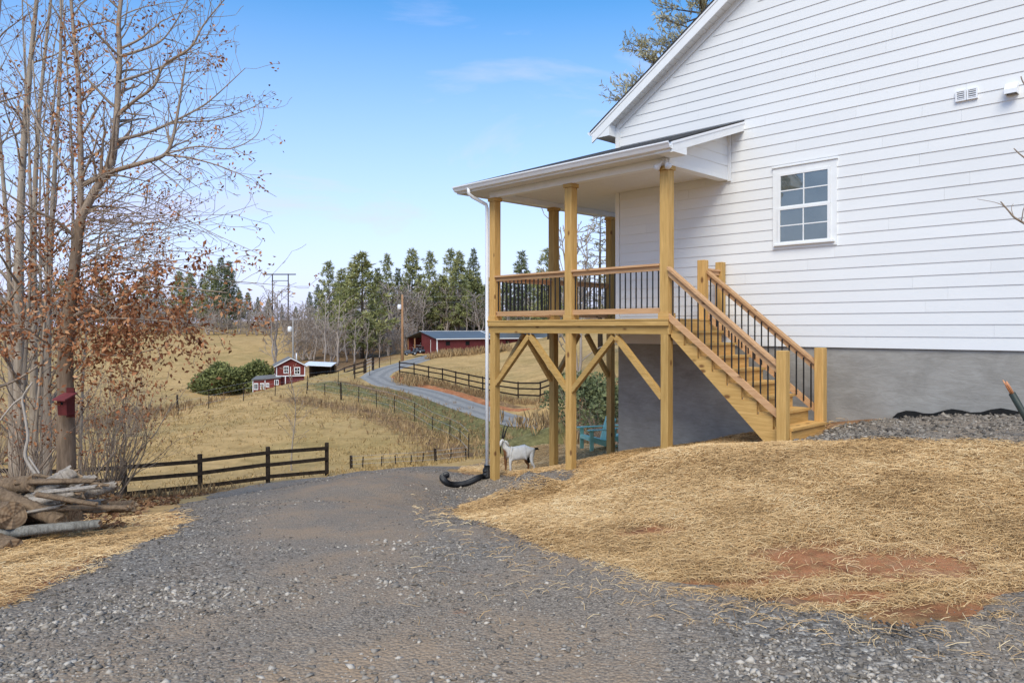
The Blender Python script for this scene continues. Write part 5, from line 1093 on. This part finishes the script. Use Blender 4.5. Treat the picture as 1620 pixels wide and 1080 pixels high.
# ------------------------------------------------------------------ small red sheds in the hollow
so = at(437, 594, 90); shed = thing('red_shed', 'small two-storey red shed with white-framed windows in the hollow', 'shed', so, R(20))
def sh(n, mat, f, par=None): return part(n, mat, par or shed, f)
SW, SH_, SA = 3.4, 1.15, 2.05; LL = 5.0
sh('upper_wall', 'shed_red', lambda m: m.prism([(0, 0, 0), (SW, 0, 0), (SW, 0, SH_), (SW/2, 0, SA), (0, 0, SH_)], (0, LL, 0)))
sh('lower_wall', 'barn_red', lambda m: m.box(.15, SW-.1, .15, LL-.1, -3.2, -.13)); sh('floor_trim', 'white_trim', lambda m: m.box(-.03, SW+.03, -.04, LL, -.12, -.002))
for s in (0, 1):
    xa, xb = (-.25, SW/2) if s == 0 else (SW+.25, SW/2); za = SH_-.10
    rr_ = sh('roof', 'shed_roof', lambda m: m.prism([(xa, -.25, za), (xb, -.25, SA+.02), (xb, -.25, SA+.11), (xa, -.25, za+.09)], (0, LL+.5, 0))); sh('rake_board', 'white_trim', lambda m: m.prism([(xa, -.28, za-.03), (xb, -.28, SA-.01), (xb, -.28, SA+.10), (xa, -.28, za+.08)], (0, .029, 0)), rr_)
def sw_(par, x0, x1, z0, z1, y=-.05):
    w_ = sh('window', 'white_trim', lambda m: m.box(x0, x1, y, y+.045, z0, z1), par)
    for a, b in ((x0+.09, (x0+x1)/2-.03), ((x0+x1)/2+.03, x1-.09)):
        for c, d in ((z0+.1, (z0+z1)/2-.03), ((z0+z1)/2+.03, z1-.1)): part('pane', 'dark', w_, lambda m: m.box(a, b, y-.012, y-.001, c, d))
sw_(None, .85, 1.45, .25, 1.15); sw_(None, 2.1, 2.8, .1, 1.0)
for xx in (0.0, SW-.1, 1.62): sh('corner_trim', 'white_trim', lambda m: m.box(xx, xx+.09, -.035, -.001, 0.001, SH_-.1))
sh('stair_post', 'white_trim', lambda m: m.box(1.0, 1.1, -.3, -.2, -3.2, -.13)); sh('chimney_pipe', 'white_metal', lambda m: m.tube([(2.6, 3.5, 1.4), (2.6, 3.5, 2.6)], .08, 8))
lo = at(400, 617, 89); ls = thing('low_shed', 'low red shed with a row of white windows beside the bushes', 'shed', lo, R(8))
part('wall', 'shed_red', ls, lambda m: m.hexa([(0, 0, -1.6), (3.2, 0, -1.6), (3.2, 2.6, -1.6), (0, 2.6, -1.6), (0, 0, 1.2), (3.2, 0, 1.45), (3.2, 2.6, 1.7), (0, 2.6, 1.45)])); part('roof', 'shed_roof', ls, lambda m: m.hexa([(-.15, -.2, 1.205), (3.3, -.2, 1.455), (3.3, 2.8, 1.705), (-.15, 2.8, 1.455), (-.15, -.2, 1.29), (3.3, -.2, 1.54), (3.3, 2.8, 1.79), (-.15, 2.8, 1.54)]))
for x0, x1, z0, z1 in ((.12, .62, .05, .85), (.85, 1.3, .1, .85), (1.55, 1.9, .35, .85), (2.5, 3.0, .6, 1.25)):
    w_ = part('window', 'white_trim', ls, lambda m: m.box(x0, x1, -.045, -.002, z0, z1))
    for a, b in ((x0+.07, (x0+x1)/2-.03), ((x0+x1)/2+.03, x1-.07)): part('pane', 'dark', w_, lambda m: m.box(a, b, -.06, -.046, z0+.1, z1-.1))
for xx in (-.03, 1.38): part('trim', 'white_trim', ls, lambda m: m.box(xx, xx+.08, -.03, -.001, -1.5, 1.2))
wo_ = at(479, 592, 96); wr = thing('open_shelter', 'low open shelter with a bright white roof behind the paddock fence', 'shelter', wo_)
part('roof', 'white_metal', wr, lambda m: m.hexa([(0, 0, 1.15), (3.7, 0, 1.0), (3.7, 3, 1.35), (0, 3, 1.5), (0, 0, 1.21), (3.7, 0, 1.06), (3.7, 3, 1.41), (0, 3, 1.56)]))
for px_, py_ in ((.1, .1), (3.6, .1), (3.6, 2.9), (.1, 2.9)): part('post', 'fence_far', wr, lambda m: m.box(px_-.06, px_+.06, py_-.06, py_+.06, -2.5, 1.0))
part('back_wall', 'fence_far', wr, lambda m: m.box(.2, 3.5, 2.75, 2.82, -2, 1.2))
ro = at(574, 546, 140); rs_ = thing('field_shelter', 'small weathered open run-in shelter under the big pine', 'shelter', ro)
part('roof', 'shed_roof', rs_, lambda m: m.hexa([(-.2, -.2, 1.1), (2.9, -.2, 1.25), (2.9, 2, 1.5), (-.2, 2, 1.5), (-.2, -.2, 1.2), (2.9, -.2, 1.35), (2.9, 2, 1.6), (-.2, 2, 1.6)]))
for q in (0, .7, 1.4, 2.1, 2.7): part('post', 'fence_far', rs_, lambda m: m.box(q-.06, q+.06, -.05, .07, -.8, 1.12))
part('back_wall', 'fence_far', rs_, lambda m: m.box(0, 2.7, 1.8, 1.9, -.8, 1.4)); part('rail', 'fence_far', rs_, lambda m: m.box(0, 2.7, -.1, -.051, .3, .45))

# ------------------------------------------------------------------ poles and wires
def pole(px, base, top, D, mat, r, label, wires):
    a = Vector(at(px, base, D)); H = (base-top)*D/F; o = thing('utility_pole', label, 'pole', a)
    part('pole', mat, o, lambda m: m.tube([(0, 0, -2.5), (-.03, 0, H*.5), (-.05, 0, H)], [r, r*.85, r*.65], 10)); zc = H-(486-467)*D/F if mat == 'pole_wood' else H-(522-505)*D/F
    part('transformer', 'lamp_white', o, lambda m: m.tube([(-.42, -.05, zc-.38), (-.42, -.05, zc-.33), (-.42, -.05, zc+.2), (-.42, -.05, zc+.3)], [.2, .26, .26, .14], 12)); part('bracket', 'galv', o, lambda m: m.box(-.25, 0, -.03, .03, zc-.05, zc+.05))
    for tgt in wires:
        b = Vector(at(*tgt))-a; q = []
        for i in range(17): u = i/16; q.append(Vector((0, 0, H-.2)).lerp(b, u)+Vector((0, 0, -4*u*(1-u)*.8)))
        part('wire', 'galv', o, lambda m: m.tube(q, .012, 4))
pole(637, 575, 466, 98, 'pole_wood', .19, 'tan wooden utility pole with a white transformer by the barn lane', [(960, 440, 95), (770, 470, 112)])
pole(464, 610, 503, 92, 'pole_grey', .12, 'slim grey utility pole with a white transformer at the red shed', [(637, 475, 98)])
ho = on(443, 255); hf = thing('power_pylon', 'wooden H-frame power pylon standing above the distant trees', 'pylon', ho); h0 = Vector(ho)
for px in (431, 456): a = Vector(on(px, 255))-h0; b = Vector(at(px, 433, 255))-h0; part('pole', 'fence_far', hf, lambda m: m.tube([a-Vector((0, 0, 1)), b], [.28, .2], 6))
part('crossarm', 'fence_far', hf, lambda m: m.beam(Vector(at(417, 434, 255))-h0, Vector(at(468, 434, 255))-h0, .3, .34)); part('brace', 'fence_far', hf, lambda m: m.beam(Vector(at(431, 444, 255))-h0, Vector(at(456, 444, 255))-h0, .2, .2))

# ------------------------------------------------------------------ loose cover: gravel stones, straw, dry grass, leaf litter
RS_ = np.random.RandomState(12)
def scatter(n, r0, r1, a0, a1, pw=-1.0):     # more pieces close by
    u = RS_.rand(n); r = np.exp(np.log(r0)+u*(np.log(r1)-np.log(r0))) if pw == -1 else np.sqrt(r0**2+u*(r1**2-r0**2)); a = np.radians(RS_.uniform(a0, a1, n)); return r*np.sin(a), r*np.cos(a)
def gdrive(x, y): return sdist(x, y, DRIVE)+(fbm(x, y, 1.0, 4)-.5)*.7+.18
x, y = scatter(170000, 2.6, 17, -50, 52); d = gdrive(x, y); trk = dattr(x, y, d)['track']; big = fbm(x, y, .55, 4)
k_ = (d > -.12) & (RS_.rand(len(x)) < np.clip(.85-trk*1.0-(big-.5)*1.8, .07, 1)*np.clip(.25+d*3+.5, 0, 1)); x, y = x[k_], y[k_]; d = d[k_]
xb, yb = scatter(9000, 8, 13, 17, 50, 0); db_ = sdist(xb, yb, BED); kb = db_ > -.08; xb, yb = xb[kb], yb[kb]
def stones(name, x, y, h, lab, smin, smax, cz=0, dk=0):
    n = len(x); base = np.array([(1, 0, 0), (0, 1, 0), (-1, 0, 0), (0, -1, 0), (0, 0, 1), (0, 0, -1)], float); r = np.hypot(x, y)
    sz = (smin+(smax-smin)*RS_.rand(n)**3.0)*np.clip(.75+r/22, .8, 1.5)*(1+.75*cz); V = base[None]*(1+.35*RS_.randn(n, 6, 1)*.6)*np.c_[sz*RS_.uniform(.7, 1.4, n), sz*RS_.uniform(.6, 1.1, n), sz*RS_.uniform(.35, .7, n)][:, None]
    V = V+RS_.randn(n, 6, 3)*sz[:, None, None]*.16; a = RS_.rand(n)*6.28; c, s = np.cos(a), np.sin(a); X = V[..., 0]*c[:, None]-V[..., 1]*s[:, None]; Y_ = V[..., 0]*s[:, None]+V[..., 1]*c[:, None]
    tl = RS_.randn(n)*.35; Zv = V[..., 2]+X*tl[:, None]*.4; P = np.stack([X+x[:, None], Y_+y[:, None], Zv+(gsurf(x, y)+h+sz*.18)[:, None]], -1)
    f = np.array([(0, 1, 4), (1, 2, 4), (2, 3, 4), (3, 0, 4), (1, 0, 5), (2, 1, 5), (3, 2, 5), (0, 3, 5)]); Q = (np.arange(n)[:, None, None]*6+f[None]).reshape(-1, 3)
    t_ = np.clip(RS_.beta(1.7, 3.0, n)+(RS_.rand(n) < .03+.10*cz)*.5+.22*cz-.12*dk, 0, 1); return tag(npmesh(name, P.reshape(-1, 3), Q, M['stone'], dict(tint=np.repeat(t_, 6))), lab, 'gravel', kind='stuff')
cz = np.clip((fbm(x-7, y*1.6, .9, 4)-.50)*5, 0, 1)*np.clip((d-.3)/.8, 0, 1)
stones('gravel_stones', x, y, np.clip(d/.35, -1, 1)*.033, 'loose grey crushed stone scattered over the driveway', .004, .017, cz, np.clip(1-d/.7, 0, 1))
stones('gravel_stones', xb, yb, np.clip(sdist(xb, yb, BED)/.2, -.3, 1)*.052, 'coarse blue-grey stone heaped along the foundation beside the stairs', .012, .040)
def strands(name, x, y, h, ln, wd, lab, mat='straw_strand', cat='straw', lift=.025, bias=0):
    n = len(x); L_ = ln[0]+(ln[1]-ln[0])*RS_.rand(n); a = (fbm(x+31, y, 1.3, 3)-.5)*3+RS_.normal(.2, 1.5, n); el = RS_.normal(.05, .16, n); z = gsurf(x, y)+h+RS_.rand(n)**2*lift
    r = np.hypot(x, y); w_ = wd*np.clip(r/6.5, .7, 2.2)*RS_.uniform(.7, 1.3, n)
    dx, dy, dz = np.cos(a)*np.cos(el), np.sin(a)*np.cos(el), np.sin(el); cv = RS_.normal(0, .16, n); px_, py_ = -np.sin(a), np.cos(a)
    V = np.zeros((n, 6, 3)); 
    for i, u in enumerate((-.5, 0, .5)):
        off = cv*L_*(1-4*u*u)*.5; cxx = x+dx*L_*u+px_*off; cyy = y+dy*L_*u+py_*off; czz = z+dz*L_*u+.012*(1-4*u*u)
        V[:, 2*i] = np.c_[cxx-px_*w_/2, cyy-py_*w_/2, czz-.15*w_]; V[:, 2*i+1] = np.c_[cxx+px_*w_/2, cyy+py_*w_/2, czz+.3*w_]
    Q = (np.arange(n)[:, None, None]*6+np.array([(0, 2, 3, 1), (2, 4, 5, 3)])[None]).reshape(-1, 4); cl = fbm(x, y, 1.6, 3)
    c2_ = fbm(x+9, y-4, .55, 4); t_ = np.clip(RS_.beta(2.0, 2.0, n)*.85+(cl-.5)*.55+(c2_-.5)*.3+.10+bias, 0, 1); return tag(npmesh(name, V.reshape(-1, 3), Q, M[mat], dict(tint=np.repeat(t_, 6))), lab, cat, kind='stuff')
x, y = scatter(330000, 4.2, 24, -4, 50); d = sd_straw(x, y)+(fbm(x, y, 1.1, 4)-.5)*.7+.2; th_ = thin(x, y, d); k_ = (d > -.10) & (RS_.rand(len(x)) < np.clip(1.1-th_*1.12, .03, 1)); x, y, d, th_ = x[k_], y[k_], d[k_], th_[k_]
xs_, ys_ = x*CO-y*SI, x*SI+y*CO; k_ = ~((xs_ > -9.2) & (ys_ > CW)); x, y, d, th_ = x[k_], y[k_], d[k_], th_[k_]
strands('straw_mulch', x, y, np.clip(d/.3, -1, 1)*.022-th_*.010+(fbm(x, y, 3.2)-.5)*.035, (.04, .15), .0031, 'golden straw mulch spread over the bank below the stairs')
x, y = scatter(60000, 3.2, 11.5, -50, -20); d = sdist(x, y, STRAW2)+(fbm(x, y, 1.4, 4)-.5)*.7; k_ = (d > -.1) & (RS_.rand(len(x)) < np.clip(.35+d*1.2, .1, .95)); x, y, d = x[k_], y[k_], d[k_]
strands('straw_mulch', x, y, np.clip(d/.3, -1, 1)*.02+(fbm(x, y, 3.2)-.55)*.05, (.06, .22), .0034, 'trampled straw on the verge in front of the log pile')
# stray straw and stones across the seam between straw and drive
x, y = scatter(26000, 4.0, 15, -8, 50); d = sd_straw(x, y)+.15; k_ = (d < 0) & (RS_.rand(len(x)) < np.exp(d/.35)*.5); x, y, d = x[k_], y[k_], d[k_]
strands('stray_straw', x, y, .03+0*x, (.04, .16), .0034, 'loose straws blown onto the edge of the gravel', lift=.02)
# short grass over the meadow
L_ = Leaves(17); rnd.seed(31); q_ = []
for _ in range(15000):
    D = math.exp(rnd.uniform(math.log(25.5), math.log(80))); q_.append(xy(rnd.uniform(90, 800), D))
qx = np.array(q_); nn2 = fbm(qx[:, 0], qx[:, 1], .3, 4); k_ = (sdist(qx[:, 0], qx[:, 1], DRIVE) < -.5) & (ldist(qx[:, 0], qx[:, 1], LANE) > 1.9) & (RS_.rand(len(qx)) < np.clip((nn2-.3)*3, .1, 1)); qx = qx[k_]; nn2 = nn2[k_]; zq = gsurf(qx[:, 0], qx[:, 1])
for (x, y), z, w_ in zip(qx, zq, nn2):
    for _ in range(4): L_.add((x+rnd.gauss(0, .09), y+rnd.gauss(0, .09), z-.02), (rnd.gauss(0, .55), rnd.gauss(0, .55), 1), rnd.uniform(.07, .19), min(1, max(0, .55+rnd.gauss(0, .25))))
tag(L_.build('meadow_grass', 'meadow_blade', asp=.22, fold=.2), 'short golden winter grass on the slope beyond the fence', 'grass', kind='stuff')
# dry grass tufts along banks and verges
L_ = Leaves(7)
def tufts(line, n, spread, h, t0=0, t1=1, blades=6):
    P_ = np.array(line); sg = np.r_[0, np.cumsum(np.linalg.norm(np.diff(P_, axis=0), axis=1))]
    for _ in range(n):
        u = rnd.uniform(0, sg[-1]); x = np.interp(u, sg, P_[:, 0])+rnd.gauss(0, spread); y = np.interp(u, sg, P_[:, 1])+rnd.gauss(0, spread); pts_.append((x, y, rnd.uniform(*h), t0, t1, blades))
pts_ = []; rnd.seed(3)
tufts([(a[0]-.35, a[1]-.75) for a in FENCE_FAR], 480, .28, (.25, .6), 0, .6); tufts([xy(850, 47), xy(905, 41), xy(960, 33), xy(985, 29)], 300, 1.3, (.5, 1.1)); tufts([xy(688, 100), xy(720, 96), xy(755, 94), xy(800, 94)], 420, 1.0, (.6, 1.2), .3, .9)
tufts(BR, 420, 1.6, (.2, .5), .3, 1); tufts([xy(545, 66), xy(600, 61), xy(650, 56), xy(720, 48), xy(800, 40)], 260, 1.5, (.2, .45), 0, .7); tufts([xy(-60, 21), xy(200, 22), xy(320, 23.2)], 260, .8, (.15, .4), 0, .6)
tufts([xy(60, 44), xy(200, 52), xy(280, 60)], 260, 2.5, (.4, .9), 0, .8); tufts([xy(640, 72), xy(660, 69)], 80, .8, (.5, 1.1), .2, .8)
zz = tz([p[0] for p in pts_], [p[1] for p in pts_])
for (x, y, h, t0, t1, nb_), z in zip(pts_, zz):
    for _ in range(nb_): L_.add((x+rnd.gauss(0, .10), y+rnd.gauss(0, .10), z-.02), (rnd.gauss(0, .3), rnd.gauss(0, .3), 1), h*rnd.uniform(.6, 1.1), t0+(t1-t0)*rnd.random())
tag(L_.build('dry_grass', 'dry_grass', asp=.09, fold=.15), 'tall dry brown grass on the banks, verges and lower slope', 'grass', kind='stuff')
# fallen leaves near the fence and the pile
L_ = Leaves(8); q = [xy(rnd.uniform(-60, 340), 0) for _ in range(1)]; pl = []
for _ in range(5200):
    px = rnd.uniform(-40, 345); D = rnd.uniform(8.6, 24); 
    if px > 215+(D-9)*8.5: continue
    pl.append(xy(px, D))
zz = gsurf(np.array([p[0] for p in pl]), np.array([p[1] for p in pl]))
for (x, y), z in zip(pl, zz): L_.add((x, y, z+rnd.uniform(.01, .06)), (rnd.gauss(0, 1), rnd.gauss(0, 1), rnd.gauss(0, .35)), rnd.uniform(.06, .13))
tag(L_.build('leaf_litter', 'litter', asp=.55, fold=.4), 'brown fallen leaves covering the ground between fence and log pile', 'leaves', kind='stuff')

# ------------------------------------------------------------------ lift the whole place so that the viewer stands near z = 0
for o in SC.objects:
    if o.parent is None: o.location.z += EYE
